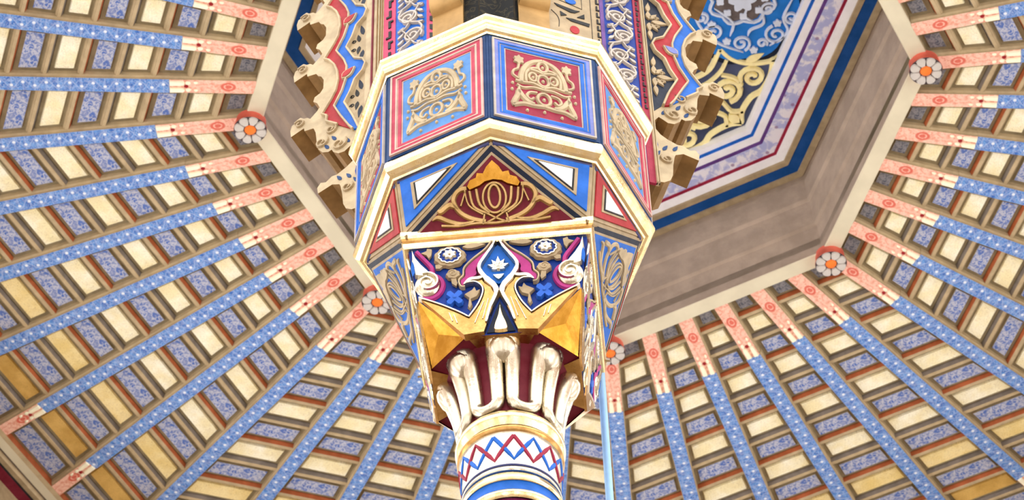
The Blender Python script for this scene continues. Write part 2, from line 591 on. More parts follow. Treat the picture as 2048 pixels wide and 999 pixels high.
# one rib, running along -y from the ring to the outer beam
A_S, A_E = 4.33, 7.68
def rib_mesh(r0, r1, w0, mat, sidemat, sink=0.0, endround=False, name='rib'):
    mb = MB()
    n = max(2, int((r1 - r0) / 0.4))
    R_ = []
    for i in range(n + 1):
        r = r0 + (r1 - r0) * i / n
        h = w0 / 2
        R_.append([mb.vert((x, -r, z), (r - r0, x)) for x, z in
                   ((-h - 0.012, ZR + PZ + 0.02), (-h - 0.012, ZR + 0.05 + sink), (-h, ZR + 0.03 + sink), (-h, ZR + sink), (h, ZR + sink), (h, ZR + 0.03 + sink), (h + 0.012, ZR + 0.05 + sink), (h + 0.012, ZR + PZ + 0.02))])
    for a, b in zip(R_[:-1], R_[1:]):
        for k in range(7):
            mb.face((a[k], a[k + 1], b[k + 1], b[k]), mat if k == 3 else sidemat)
    mb.face(R_[0][::-1], sidemat); mb.face(R_[-1], sidemat)
    return mb.mesh(name)
RIBM, ENDM_I, ENDM_O = {}, {}, {}
def mk(name, me, parent):
    o = bpy.data.objects.new(name, me)
    COL.objects.link(o); o.parent = parent
    return o
# gold tongues (two per joint) and beads
def tongue_mesh():
    mb = MB()
    fr = lambda u, v, h: (u, -v, ZR - h)
    mb.fill(fr, [(-0.026, -0.075), (0.0, -0.095), (0.026, -0.075), (0.031, 0.075), (-0.031, 0.075)], -0.01, 0.022, 'tip_gilt', ch=0.008)
    return mb.mesh('gold_tongue', (0, 0, 0))
TONGUE = tongue_mesh()
def bead_mesh():
    mb = MB()
    fr = lambda u, v, h: (u, -v, ZR - h)
    for s in (-1, 1):
        mb.dome(fr, (s * 0.045, 0.0), 0.022, 0.034, -0.005, 0.022, 'tip_gilt', 8, 2)
        mb.dome(fr, (s * 0.05, -0.085), 0.016, 0.028, -0.005, 0.018, 'tip_gilt', 8, 2)
    mb.dome(fr, (0.0, 0.02), 0.022, 0.026, -0.005, 0.012, 'red', 8, 2)
    return mb.mesh('gold_beads')
BEAD = bead_mesh()
def place_on_rib(me, name, parent, r, x=0.0, flip=False):
    o = mk(name, me, parent)
    o.location = (x * S, -r * S, 0)
    if flip:
        o.rotation_euler = (0, 0, pi)
    return o

SECT = {67.5: 'right upper side of the octagonal opening', 112.5: 'right side of the octagonal opening', 157.5: 'lower right side of the opening, right of the column',
        202.5: 'lower side of the opening, partly hidden by the column', 247.5: 'lower left side of the opening', 292.5: 'upper left side of the octagonal opening'}
for k, txt in SECT.items():
    mb = MB()
    z0, z1 = ZR + PZ + 0.03, ZR + PZ + 0.25
    tA, tB = tan(radians(22.5)), tan(radians(22.5))
    q = [(-A_IN * tA, A_IN), (A_IN * tA, A_IN), (A_OUT2 * tA, A_OUT2), (-A_OUT2 * tA, A_OUT2)]
    mb.fill(lambda u, v, h: (u, -v, h), q, z0, z1, 'coffer_tan', bottom=True)
    root = mb.build('ceiling')
    root['kind'] = 'structure'
    root['label'] = 'ceiling bay of blue ribs and coffers on the ' + txt
    root.location = (RC[0], RC[1], 0)
    root.rotation_euler = (0, 0, YAW + radians(k))
    for (c, i), me in PANEL.items():
        mk('coffer_panel', me, root)
    for (c, i), me in BATTEN.items():
        mk('batten', me, root)
    for c in range(6):                         # ribs at -22.5 (corner) ... 15
        a = -22.5 + 7.5 * c
        ca = cos(radians(a))
        key = round(abs(a), 1)
        if key not in RIBM:
            RIBM[key] = rib_mesh(A_S / ca, A_E / ca, RIBW, 'rib_blue', 'batten_tan')
            ENDM_I[key] = rib_mesh((A_BEAM - 0.02) / ca, A_S / ca, RIBW * 0.94, 'rib_salmon', 'batten_tan', 0.004, name='rib_end')
            ENDM_O[key] = rib_mesh(A_E / ca, (A_OUT + 0.02) / ca, RIBW * 0.94, 'rib_salmon', 'batten_tan', 0.004, name='rib_end')
        rb = mk('rib', RIBM[key], root)
        rb.rotation_euler = (0, 0, radians(a))
        mk('rib_end', ENDM_I[key], rb)
        mk('rib_end', ENDM_O[key], rb)
        for s in (-1, 1):
            place_on_rib(TONGUE, 'gold_tongue', rb, A_S / ca - 0.075, s * 0.045)
            place_on_rib(TONGUE, 'gold_tongue', rb, A_E / ca + 0.075, s * 0.045, True)
        place_on_rib(BEAD, 'gold_beads', rb, A_S / ca - 0.2)
        place_on_rib(BEAD, 'gold_beads', rb, A_E / ca + 0.2, 0, True)

# ring beam round the opening and outer wall beam (octagonal)
def octring(name, prof, mats, parent=None, sides=range(8)):
    """prof: list of (apothem, z); mats per segment"""
    mb = MB()
    c8 = 1 / cos(radians(22.5))
    for j in sides:
        a0, a1 = radians(45 * j), radians(45 * (j + 1))
        for (p, q), m in zip(zip(prof[:-1], prof[1:]), mats):
            pts = []
            for (ap, z), a in ((p, a0), (p, a1), (q, a1), (q, a0)):
                pts.append((ap * c8 * sin(a), -ap * c8 * cos(a), z))
            mb.quad(pts, m)
    o = mb.build(name, parent)
    return o
o = octring('trim_1', [(A_IN, ZR + 0.3), (A_IN, ZR + 0.012), (A_IN + 0.012, ZR), (A_BEAM - 0.01, ZR), (A_BEAM, ZR + 0.012), (A_BEAM, ZR + 0.3)], ['fascia_stone', 'beam_cream', 'beam_cream', 'beam_cream', 'batten_tan'])
o.location = (RC[0], RC[1], 0); o.rotation_euler = (0, 0, YAW)
o['kind'] = 'structure'; o['label'] = 'cream octagonal beam around the ceiling opening'
o = octring('trim_2', [(A_OUT, ZR + 0.25), (A_OUT, ZR), (A_OUT + 0.06, ZR - 0.01), (A_OUT + 0.17, ZR - 0.01), (A_OUT + 0.18, ZR + 0.02), (A_OUT + 0.21, ZR + 0.02), (A_OUT + 0.24, ZR - 0.02), (A_OUT + 0.3, ZR - 0.02), (A_OUT + 0.31, ZR - 0.05), (A_OUT + 0.42, ZR - 0.09), (A_OUT + 0.42, ZR - 2.0)],
            ['batten_orange', 'batten_tan', 'beam_cream', 'batten_tan', 'batten_slate', 'batten_tan', 'tan', 'black', 'crimson_deep', 'tan'], sides=(1, 2, 3, 4, 5, 6))
o.location = (RC[0], RC[1], 0); o.rotation_euler = (0, 0, YAW)
o['kind'] = 'structure'; o['label'] = 'cream outer beam and dark red cornice where the ribs end'

# lantern: grey fascia and the painted upper ceiling
ZQ = 11.31 + ZL
o = octring('wall_lantern', [(A_IN, ZR + 0.25), (A_IN - 0.02, ZR + 0.45), (A_IN - 0.055, ZR + 0.47), (A_IN - 0.065, ZR + 0.86), (A_IN - 0.10, ZR + 0.89), (A_IN - 0.10, ZR + 1.22), (A_IN - 0.06, ZR + 1.25), (A_IN - 0.06, ZQ + 0.06)], ['fascia_stone'] * 7)
o.location = (RC[0], RC[1], 0); o.rotation_euler = (0, 0, YAW)
o['kind'] = 'structure'; o['label'] = 'grey stone fascia rising inside the octagonal opening'

mb = MB()
mb.octo([(3.6, ZQ + 0.3), (3.6, ZQ + 0.24), (2.4 , ZQ + 0.24)], 'slate_field', cap1=True)
mb.octo([(3.6, ZQ + 0.3), (3.4, ZQ + 0.32)], 'slate_field', cap1=True)
lant = mb.build('ceiling')
lant['kind'] = 'structure'; lant['label'] = 'upper lantern ceiling painted slate blue with white and gold arabesques'
lant.location = (RC[0], RC[1], 0); lant.rotation_euler = (0, 0, YAW)
bands = [(3.24, 3.147, 'fascia_stone', 0.0), (3.147, 3.072, 'tan', -0.015), (3.072, 2.931, 'stripe_blue', 0.01), (2.931, 2.871, 'tan', 0.0), (2.871, 2.765, 'white', 0.04),
         (2.765, 2.731, 'crimson', 0.055), (2.731, 2.563, 'band_pattern', 0.07), (2.563, 2.526, 'purple', 0.085), (2.526, 2.435, 'white', 0.10), (2.435, 2.40, 'blue', 0.115), (2.40, 2.33, 'white', 0.13)]
for a, b, m, dz in bands:
    z = ZQ + dz
    o = octring('cornice_band', [(a, ZQ + 0.26), (a, z), (b, z), (b, ZQ + 0.26)], [m, m, m], lant)
# azure panels behind, medallions and gold corner pieces
def lfr(k):
    T = rotz(k)
    return lambda u, v, h: T(u, -v, ZQ + 0.24 - h)
for k in (0, 90, 180, 270):
    fr = lfr(k)
    mb = MB()
    out = []
    for i in range(64):
        t = 2 * pi * i / 64
        q = 1 - 0.05 * abs(cos(4 * t)) ** 4
        out.append((0.86 * q * cos(t), 1.82 + 0.66 * q * sin(t)))
    mb.fill(fr, [(x * 1.08, 1.82 + (y - 1.82) * 1.1) for x, y in out], 0.0, 0.012, 'navy_dark')
    mb.fill(fr, out, 0.012, 0.03, 'azure_field')
    med = mb.build('medallion', lant, 'bright blue rounded medallion')
    mb = MB()
    h = (0.03, 0.055)
    for s in (-1, 1):
        X = lambda pts: [(s * x, y) for x, y in pts]
        for cx, cy, r, a0, tn in ((0.52, 2.18, 0.13, 3.4, 1.5), (0.30, 2.36, 0.09, 1.2, -1.4), (0.60, 1.78, 0.11, 0.4, 1.5), (0.42, 1.48, 0.12, 5.2, -1.5), (0.16, 2.10, 0.09, 2.0, 1.4), (0.2, 1.35, 0.08, 0.4, 1.4), (0.62, 2.02, 0.06, 1.0, 1.2)):
            mb.stroke(fr, X(spiral(cx, cy, r, 0.02, a0, tn)), 0.035, *h, 'medal_white')
        for c in ([(0.05, 2.38), (0.3, 2.27), (0.5, 2.31), (0.66, 2.1)], [(0.0, 1.25), (0.3, 1.32), (0.55, 1.5), (0.72, 1.8)], [(0.08, 1.5), (0.3, 1.7), (0.48, 1.66)], [(0.1, 2.0), (0.34, 2.05), (0.42, 1.9), (0.5, 1.86)], [(0.05, 1.9), (0.22, 1.84), (0.3, 1.92)]):
            mb.stroke(fr, X(cr(c)), 0.035, *h, 'medal_white', taper=True)
        for cx, cy in ((0.55, 1.62), (0.36, 2.2), (0.7, 1.92), (0.3, 1.46)):
            mb.fill(fr, X(scallop(cx, cy, 0.05, 5, 0.3)), *h, 'medal_white')
    mb.build('white_arabesque', med)
    mb = MB()
    mb.fill(fr, scallop(0, 1.82, 0.3, 8, 0.15, ry=0.34), 0.03, 0.04, 'medal_grey')
    mb.fill(fr, scallop(0, 1.82, 0.16, 6, 0.35), 0.04, 0.06, 'medal_white')
    for i in range(8):
        t = 2 * pi * i / 8
        mb.fill(fr, scallop(0.22 * cos(t), 1.82 + 0.25 * sin(t), 0.05, 4, 0.3), 0.04, 0.058, 'medal_white')
    mb.stroke(fr, scallop(0, 1.82, 0.34, 8, 0.15, ry=0.39), 0.04, 0.03, 0.058, 'medal_white', closed=True)
    mb.build('medallion_boss', med, 'grey lobed centre with a white flower')
for k in (45, 135, 225, 315):
    fr = lfr(k)
    mb = MB()
    h = (0.0, 0.04)
    for s in (-1, 1):
        X = lambda pts: [(s * x, y) for x, y in pts]
        def st(pts, w_, sm=True, tp=False):
            mb.stroke(fr, X(cr(pts) if sm else pts), w_, *h, 'pale_gold', taper=tp)
        st([(0.0, 1.52), (0.16, 1.62), (0.34, 1.66), (0.52, 1.60), (0.62, 1.56)], 0.07)
        st([(0.62, 1.56), (0.60, 1.74), (0.66, 1.92), (0.80, 2.08), (1.0, 2.2), (1.12, 2.24)], 0.075)
        st([(0.0, 1.72), (0.2, 1.78), (0.4, 1.78), (0.56, 1.72)], 0.05)
        mb.stroke(fr, X(spiral(0.24, 2.02, 0.17, 0.03, 2.2, -1.6)), 0.07, *h, 'pale_gold')
        mb.stroke(fr, X(spiral(0.56, 2.12, 0.15, 0.03, 3.6, 1.5)), 0.065, *h, 'pale_gold')
        st([(0.0, 2.46), (0.12, 2.36), (0.34, 2.3), (0.5, 2.33), (0.72, 2.26), (0.86, 2.16)], 0.075)
        st([(0.0, 1.9), (0.08, 2.06), (0.05, 2.25), (0.14, 2.36)], 0.06)
        st([(0.36, 1.82), (0.42, 1.96), (0.4, 2.1)], 0.05)
        mb.fill(fr, X(leafp(0.86, 2.12, 1.24, 2.3, 0.1)), *h, 'pale_gold')
        mb.fill(fr, X(leafp(0.68, 1.9, 0.9, 1.98, 0.1)), *h, 'pale_gold')
        mb.fill(fr, X(scallop(0.95, 2.2, 0.08, 5, 0.3)), *h, 'pale_gold')
    mb.fill(fr, leafp(0, 2.26, 0, 2.47, 0.12), *h, 'pale_gold')
    mb.fill(fr, scallop(0, 1.6, 0.1, 6, 0.3), *h, 'pale_gold')
    mb.build('gold_corner_ornament', lant, 'pale gold pierced arabesque in the corner')

# rosettes at the corners of the ring beam
def make_rosette():
    ROS = {}
    fr = lambda u, v, h: (u, v, -h)
    mb = MB()
    n = 24
    mb.loft([[(r * cos(2 * pi * i / n), r * sin(2 * pi * i / n), z) for i in range(n)] for r, z in ((0.165, 0.03), (0.165, -0.10), (0.18, -0.105), (0.18, -0.12))], 'rosette_red', True, True)
    mb.face([mb.vert((0.18 * cos(2 * pi * i / n), 0.18 * sin(2 * pi * i / n), -0.12)) for i in range(n)], 'petal_line')
    ROS['boss'] = mb.mesh('boss')
    mb = MB()
    pet = [(0.07, -0.022), (0.12, -0.05), (0.155, -0.05), (0.173, -0.028), (0.178, 0.0), (0.173, 0.028), (0.155, 0.05), (0.12, 0.05), (0.07, 0.022)]
    mb.fill(fr, pet, 0.118, 0.14, 'petal_white', ch=0.006)
    ROS['petal'] = mb.mesh('petal')
    mb = MB()
    mb.dome(fr, (0, 0), 0.066, 0.066, 0.118, 0.15, 'rosette_orange', 14, 3)
    ROS['centre'] = mb.mesh('rosette_centre')
    return ROS
ROS = make_rosette()
def rosette(k, label):
    a = radians(k) + YAW
    r = 3.651
    e = empty('rosette', label, 'rosette', (RC[0] + r * S * sin(a), RC[1] - r * S * cos(a), ZR * S), a, 'daisy rosettes on the corners of the octagonal beam')
    mk('boss', ROS['boss'], e)
    for i in range(8):
        p_ = mk('petal', ROS['petal'], e)
        p_.rotation_euler = (0, 0, 2 * pi * (i + 0.5) / 8)
    mk('rosette_centre', ROS['centre'], e)
rosette(90, 'white daisy rosette with orange centre highest on the right of the opening')
rosette(135, 'white daisy rosette with orange centre at the lower right corner of the opening')
rosette(180, 'white daisy rosette with orange centre just right of the column capital')
rosette(225, 'white daisy rosette with orange centre just left of the column capital')
rosette(270, 'white daisy rosette with orange centre on the far left corner of the opening')

# ------------------------------------------------------------------ octagonal impost
imp = empty('octagonal_impost', 'octagonal impost block with blue and crimson painted panels and gilt mouldings above the capital', 'impost', (0, 0, Z0), YAW)
AP = cos(radians(22.5))
mb = MB(); mb.octo([(1.0, -0.02), (1.0, 0.97)], 'navy', True, True); mb.build('core', imp)
mb = MB(); mb.octo([(0.99, 0.945), (1.012, 0.945), (1.018, 0.962), (1.012, 0.975), (1.03, 0.98), (1.042, 1.0), (1.042, 1.02), (1.05, 1.028), (1.056, 1.05), (1.074, 1.068), (1.074, 1.092), (0.9, 1.10)], 'gold', False, True)
mb.build('upper_moulding', imp, 'gilt octagonal crown moulding')
mb = MB(); mb.octo([(0.99, 0.0), (1.006, 0.0), (1.014, -0.02), (1.02, -0.045), (1.018, -0.07), (1.002, -0.1), (0.972, -0.122), (0.95, -0.128), (0.94, -0.14), (0.918, -0.14), (0.9, -0.125)], 'gold')
mb.build('lower_moulding', imp, 'gilt octagonal lower moulding')

def rect(w_, z0, z1): return [(-w_, z0), (w_, z0), (w_, z1), (-w_, z1)]
def panel_ornament(mb, fr, cx, cz, sx, sz, mat, h0, h1):
    """tan relief: a domed flower vase with two roses, symmetric"""
    def T(p): return [(cx + x * sx, cz + y * sz) for x, y in p]
    wq = (sx + sz) / 2
    def st(p, w_, sm=True, tp=False, cl=False):
        q = cr(p, 4, cl) if sm else p
        mb.stroke(fr, T(q), w_ * wq, h0, h1, mat, closed=cl, taper=tp)
        if any(abs(x) > 1e-6 for x, y in p):
            mb.stroke(fr, T(mir(q)), w_ * wq, h0, h1, mat, closed=cl, taper=tp)
    def ring(x, y, rx, ry, w_):
        mb.stroke(fr, T(ell(x, y, rx, ry, 16)), w_ * wq, h0, h1, mat, closed=True)
        if x: mb.stroke(fr, T(ell(-x, y, rx, ry, 16)), w_ * wq, h0, h1, mat, closed=True)
    ring(0, 0.68, 0.14, 0.17, 0.1); ring(0, 0.2, 0.17, 0.19, 0.1); ring(0.3, 0.26, 0.12, 0.14, 0.09); ring(0, -0.44, 0.19, 0.2, 0.1)
    for x, y in ((0, 0.68), (0, 0.2), (0, -0.44), (0.3, 0.26), (-0.3, 0.26)):
        mb.dome(fr, T([(x, y)])[0], 0.055 * sx, 0.055 * sz, h0, h1, mat, 8, 2)
    st([(0.66, -0.02), (0.62, 0.3), (0.5, 0.6), (0.3, 0.8), (0.0, 0.9)], 0.17)
    st([(0.5, 0.05), (0.5, 0.35), (0.34, 0.56), (0.14, 0.6)], 0.10)
    st([(0.0, 0.44), (0.2, 0.5), (0.42, 0.5)], 0.09)
    st([(0.0, -0.06), (0.3, 0.04), (0.62, 0.0), (0.82, 0.02)], 0.09)
    st([(0.0, -0.12), (0.3, -0.1), (0.6, -0.18), (0.78, -0.12)], 0.09)
    st([(0.72, -0.18), (0.74, -0.42), (0.86, -0.7), (0.9, -0.88)], 0.16, tp=True)
    st([(0.9, -0.84), (0.6, -0.72), (0.3, -0.72), (0.0, -0.68)], 0.14)
    st([(0.74, -0.3), (0.6, -0.5), (0.46, -0.62), (0.3, -0.68)], 0.18)
    st([(0.2, -0.26), (0.42, -0.3), (0.5, -0.44), (0.4, -0.54), (0.3, -0.46)], 0.09)
    st([(0.7, 0.62), (0.74, 0.45), (0.86, 0.36), (0.88, 0.2), (0.72, 0.1)], 0.075)
    for s in (-1, 1):
        mb.fill(fr, T(scallop(s * 0.7, 0.76, 0.17, 6, 0.28)), h0, h1, mat, ch=0.004)
        for x, y in ((0.92, -0.3), (0.5, -0.92), (0.9, -0.08)):
            mb.dome(fr, T([(s * x, y)])[0], 0.05 * sx, 0.05 * sz, h0, h1, mat, 8, 2)
    mb.dome(fr, T([(0, -0.86)])[0], 0.05 * sx, 0.05 * sz, h0, h1, mat, 8, 2)

for j, k in enumerate((-22.5, 22.5, 67.5, 112.5, -67.5, -112.5)):
    bluefield = k in (-22.5, 67.5, -112.5)
    fr = vplane(k, AP)
    W0, W1 = 0.352, 0.25
    zl, zh = 0.035, 0.91
    if bluefield:
        st = [(1.0, 'rose_line'), (0.93, 'rose_stripe'), (0.80, 'rose_line'), (0.72, 'rose_line'), (0.69, 'rose_stripe'), (0.57, 'rose_line'), ]
        field = 'blue_soft'
    else:
        st = [(1.0, 'line_grey'), (0.93, 'lavender'), (0.82, 'blue'), (0.74, 'line_grey'), (0.70, 'blue'), (0.58, 'line_grey')]
        field = 'crimson'
    mb = MB()
    mb.fill(fr, rect(0.372, 0.012, 0.935), 0.0, 0.006, 'navy')
    pn = mb.build('painted_panel', imp)
    # nested frame strips, stepping inward
    mb = MB()
    full = W0
    offs = [0.0, 0.014, 0.040, 0.052, 0.060, 0.084, 0.094]
    hs = [0.022, 0.018, 0.020, 0.014, 0.016, 0.010]
    for (q, m), o0, o1, h in zip(st, offs[:-1], offs[1:], hs):
        a = rect(full - o0, zl + o0, zh - o0); b = rect(full - o1, zl + o1, zh - o1)
        for i in range(4):
            n_ = (i + 1) % 4
            mb.quad([fr(*a[i], h), fr(*a[n_], h), fr(*b[n_], h), fr(*b[i], h)], m)
            mb.quad([fr(*a[i], 0.0), fr(*a[n_], 0.0), fr(*a[n_], h), fr(*a[i], h)], m)
            mb.quad([fr(*b[i], 0.0), fr(*b[n_], 0.0), fr(*b[n_], h), fr(*b[i], h)], m)
    mb.build('frame', pn, ('crimson and rose' if bluefield else 'blue and lavender') + ' stepped frame')
    mb = MB()
    ww = full - offs[-1]; z0, z1 = zl + offs[-1], zh - offs[-1]
    mb.fill(fr, rect(ww, z0, z1), 0.0, 0.008, field)
    mb.build('field', pn)
    mb = MB()
    panel_ornament(mb, fr, 0.0, (z0 + z1) / 2 + 0.0, ww * 0.93, (z1 - z0) / 2 * 0.94, 'tan_light', 0.008, 0.022)
    mb.build('relief', pn, 'tan carved vase of flowers')

# bell between the square abacus and the octagon
SQ, ZT, RO, ZB = 0.60, -0.64, 0.915, -0.135
def sqc(i):   # corner of the square toward a,c,e,g
    a = radians(-45 + 90 * i)
    return Vector((SQ * sqrt(2) * sin(a), -SQ * sqrt(2) * cos(a), ZT))
def oc(k):
    a = radians(k)
    return Vector((RO * sin(a), -RO * cos(a), ZB))
mb = MB()
for i in range(4):
    mb.quad([sqc(i), sqc(i + 1), oc(90 * i)], 'tan')
    for sgn in (0, 1):
        mb.quad([sqc(i), oc(90 * i - 45 - 45 * (1 - sgn)), oc(90 * i - 45 + 45 * sgn)], 'tan')
bell = mb.build('bell', imp)

def inset(poly, d):
    n = len(poly)
    out = []
    c = Vector((sum(p[0] for p in poly) / n, sum(p[1] for p in poly) / n))
    lines = []
    for i in range(n):
        p, q = Vector(poly[i]), Vector(poly[(i + 1) % n])
        t = (q - p).normalized(); nn = Vector((-t.y, t.x))
        if (c - p).dot(nn) < 0: nn = -nn
        lines.append((p + nn * d, t))
    for i in range(n):
        (p, t), (q, s) = lines[i - 1], lines[i]
        den = t.x * s.y - t.y * s.x
        k = ((q - p).x * s.y - (q - p).y * s.x) / den
        out.append(tuple(p + t * k))
    return out
def inset2(P, d, y0=-0.05):
    (ax, ay), (bx, by), (cx, cy) = P
    q = inset(P, d)
    c = q[2]
    k = (bx - cx) / (by - cy)
    return [(c[0] - (y0 - c[1]) * k, y0), (c[0] + (y0 - c[1]) * k, y0), c]
def tri_frame(A, B, Cc):
    """A,B base, C apex; origin at the middle of the base"""
    A, B, Cc = Vector(A), Vector(B), Vector(Cc)
    O = (A + B) / 2
    u = (B - A).normalized()
    n = u.cross(Cc - O).normalized()
    if n.dot(Vector((O.x, O.y, -0.3))) < 0: n = -n
    v = n.cross(u)
    if v.dot(Cc - O) < 0: v = -v
    loc = lambda P: ((P - O).dot(u), (P - O).dot(v))
    fr = lambda x, y, h: O + u * x + v * y + n * h
    return fr, [loc(A), loc(B), loc(Cc)]
def lotus(mb, fr, H, m1, m2, h0, h1, wk=1.3):
    q = H / 0.97
    def st(p, w_, tp=False, cl=False, m=m1):
        z = [(x * q, y * q) for x, y in (cr(p, 4, cl))]
        mb.stroke(fr, z, w_ * q * wk, h0, h1, m, closed=cl, taper=tp)
        if max(abs(x) for x, y in p) > 1e-6 and not (cl and abs(sum(x for x, y in p)) < 1e-6):
            mb.stroke(fr, mir(z), w_ * q * wk, h0, h1, m, closed=cl, taper=tp)
    crown = [(0, 0.91), (0.1, 0.82), (0.15, 0.735), (0.24, 0.745), (0.26, 0.68), (0.35, 0.65), (0.40, 0.56), (0.36, 0.5), (0.2, 0.55), (0.12, 0.6), (0, 0.62)]
    crown = [(x * q, y * q) for x, y in crown]
    mb.fill(fr, crown + mir(crown)[::-1][1:-1], h0, h1 + 0.006, m2, ch=0.006)
    st(ell(0, 0.40, 0.085, 0.16, 14), 0.045, cl=True)
    st(ell(0, 0.38, 0.17, 0.21, 14), 0.04, cl=True)
    st([(0.08, 0.18), (0.22, 0.3), (0.26, 0.52)], 0.05)
    st([(0.12, 0.17), (0.31, 0.28), (0.36, 0.5)], 0.045)
    st([(0.18, 0.16), (0.38, 0.3), (0.43, 0.52)], 0.03)
    st([(0.40, 0.54), (0.50, 0.53), (0.58, 0.46), (0.60, 0.36), (0.52, 0.22), (0.36, 0.12), (0.15, 0.06)], 0.075)
    st([(0.42, 0.5), (0.46, 0.4), (0.5, 0.3)], 0.03)
    st([(0.54, 0.26), (0.66, 0.33), (0.80, 0.25), (0.84, 0.27)], 0.085, tp=True)
    st([(0.30, 0.08), (0.5, 0.05), (0.68, 0.1), (0.84, 0.17), (0.93, 0.13)], 0.075, tp=True)
    st([(0.16, 0.16), (0.18, 0.08), (0.19, 0.02)], 0.035)
    st([(0.14, 0.18), (0.0, 0.10), (-0.14, 0.04)], 0.035)
    st([(0.0, 0.03), (0.3, 0.045), (0.55, 0.03), (0.8, 0.05)], 0.04)

for i in range(4):
    k = 90 * i
    A, B, Cc = sqc(i), sqc(i + 1), oc(k)
    fr, P = tri_frame(A, B, Cc)
    mb = MB()
    mb.fill(fr, inset2(P, 0.004), 0.0, 0.012, 'tan')
    mb.fill(fr, inset2(P, 0.022), 0.012, 0.016, 'navy_dark')
    mb.fill(fr, inset2(P, 0.056), 0.0, 0.022, 'tan')
    fld = inset2(P, 0.072, -0.02)
    red_f = (k in (0, 180))
    mb.fill(fr, fld, 0.016, 0.024, 'crimson_deep' if red_f else 'blue')
    lp = mb.build('lotus_panel', imp, None)
    mb = MB()
    H = fld[2][1] - fld[0][1]
    if red_f:
        lotus(mb, lambda x, y, h: fr(x * 0.9, y + fld[0][1] + 0.03, h), (H - 0.03) * 0.98, 'gold_old', 'gold_amber', 0.024, 0.040, 1.1)
        mb.build('lotus', lp, 'gilt lotus flower on crimson')
    else:
        lotus(mb, lambda x, y, h: fr(x * 0.86, y + fld[0][1] + 0.03, h), (H - 0.03) * 0.94, 'tan_light', 'tan_light', 0.024, 0.034, 1.0)
        mb.build('lotus', lp, 'tan and white arabesque on blue')
for i in range(4):
    kc = 90 * i - 45
    for sgn in (-1, 1):
        A, B, Cc = oc(kc), oc(kc + 45 * sgn), sqc(i)
        fr, P = tri_frame(A, B, Cc)
        kk = (kc + 45 * sgn) % 360
        blue_f = kk in (0, 180)
        mb = MB()
        mb.fill(fr, inset(P, 0.004), 0.0, 0.008, 'tan')
        mb.stroke(fr, [(P[0][0] * 0.97, 0.018), (P[1][0] * 0.97, 0.018)], 0.03, 0.006, 0.014, 'navy_mauve')
        f1 = inset(P, 0.03)
        mb.fill(fr, f1, 0.01, 0.020, 'blue' if blue_f else 'red')
        sp = mb.build('spandrel', imp)
        mb = MB()
        c = Vector((sum(p[0] for p in f1) / 3, sum(p[1] for p in f1) / 3))
        def sc(t): return [tuple(c + (Vector(p) - c) * t) for p in f1]
        mb.fill(fr, sc(0.60), 0.020, 0.026, 'tan')
        mb.fill(fr, sc(0.48), 0.026, 0.030, 'black')
        mb.fill(fr, sc(0.40), 0.028, 0.036, 'white')
        mb.build('triangle_inlay', sp, 'white triangle outlined in black and tan')

# ------------------------------------------------------------------ column with Nasrid style capital
colm = empty('painted_column', 'slender column with gilt capital of meander leaves, lilies and volutes', 'column', (0, 0, 0), YAW)
def cz(mb):   # shift to heights above the floor
    mb.v = [(x, y, z + ZL) for x, y, z in mb.v]
    return mb
mb = MB(); mb.lathe([(0.0, -2.77), (0.295, -2.77), (0.30, -3.4), (0.31, -ZL * 0.55), (0.30, -ZL + 1.2), (0.30, -ZL + 0.9)], 'plum', 48)
cz(mb).build('shaft', colm, 'crimson column shaft')
mb = MB(); mb.lathe([(0.30, -ZL + 1.0), (0.36, -ZL + 0.95), (0.38, -ZL + 0.88), (0.36, -ZL + 0.8), (0.34, -ZL + 0.76), (0.42, -ZL + 0.68), (0.48, -ZL + 0.55), (0.48, -ZL + 0.45), (0.45, -ZL + 0.4)], 'gold', 40)
mb.box((-0.5, -0.5, -ZL), (0.5, 0.5, -ZL + 0.42), 'tan')
cz(mb).build('base', colm)
# neck mouldings
def ringpart(name, prof, mat, label=None):
    mb = MB(); mb.lathe(prof, mat, 72)
    return cz(mb).build(name, colm, label)
def torus(r, z0, z1, d, n=7):
    return [(r + d * sin(pi * i / n), z0 + (z1 - z0) * i / n) for i in range(n + 1)]
ringpart('neck_ring', torus(0.315, -2.18, -2.055, 0.028), 'gold')
ringpart('neck_ring', torus(0.312, -2.245, -2.183, 0.02), 'gold_deep')
band = ringpart('neck_band', [(0.31, -2.24), (0.322, -2.25), (0.318, -2.29), (0.308, -2.40), (0.302, -2.52)], 'silver_gilt', 'silvery neck band')
ringpart('neck_line', [(0.30, -2.515), (0.306, -2.517), (0.306, -2.53), (0.30, -2.532)], 'navy_mauve')
ringpart('neck_ring', torus(0.302, -2.572, -2.532, 0.006, 4), 'silver_gilt')
ringpart('neck_line', [(0.30, -2.570), (0.307, -2.572), (0.307, -2.584), (0.30, -2.586)], 'navy')
ringpart('neck_ring', [(0.302, -2.584), (0.312, -2.60), (0.318, -2.63), (0.322, -2.655), (0.312, -2.662)], 'gold')
ringpart('neck_blue_band', [(0.31, -2.655), (0.306, -2.665), (0.304, -2.70), (0.308, -2.735)], 'blue', 'bright blue neck band')
ringpart('neck_ring', torus(0.305, -2.80, -2.73, 0.02), 'gold')
def conefr(r_of_z):
    return lambda u, v, h: ((r_of_z(v) + h) * sin(u), -(r_of_z(v) + h) * cos(u), v + ZL)
def rband(z):
    t = (z + 2.25) / -0.27
    return 0.322 - 0.02 * t + 0.0005
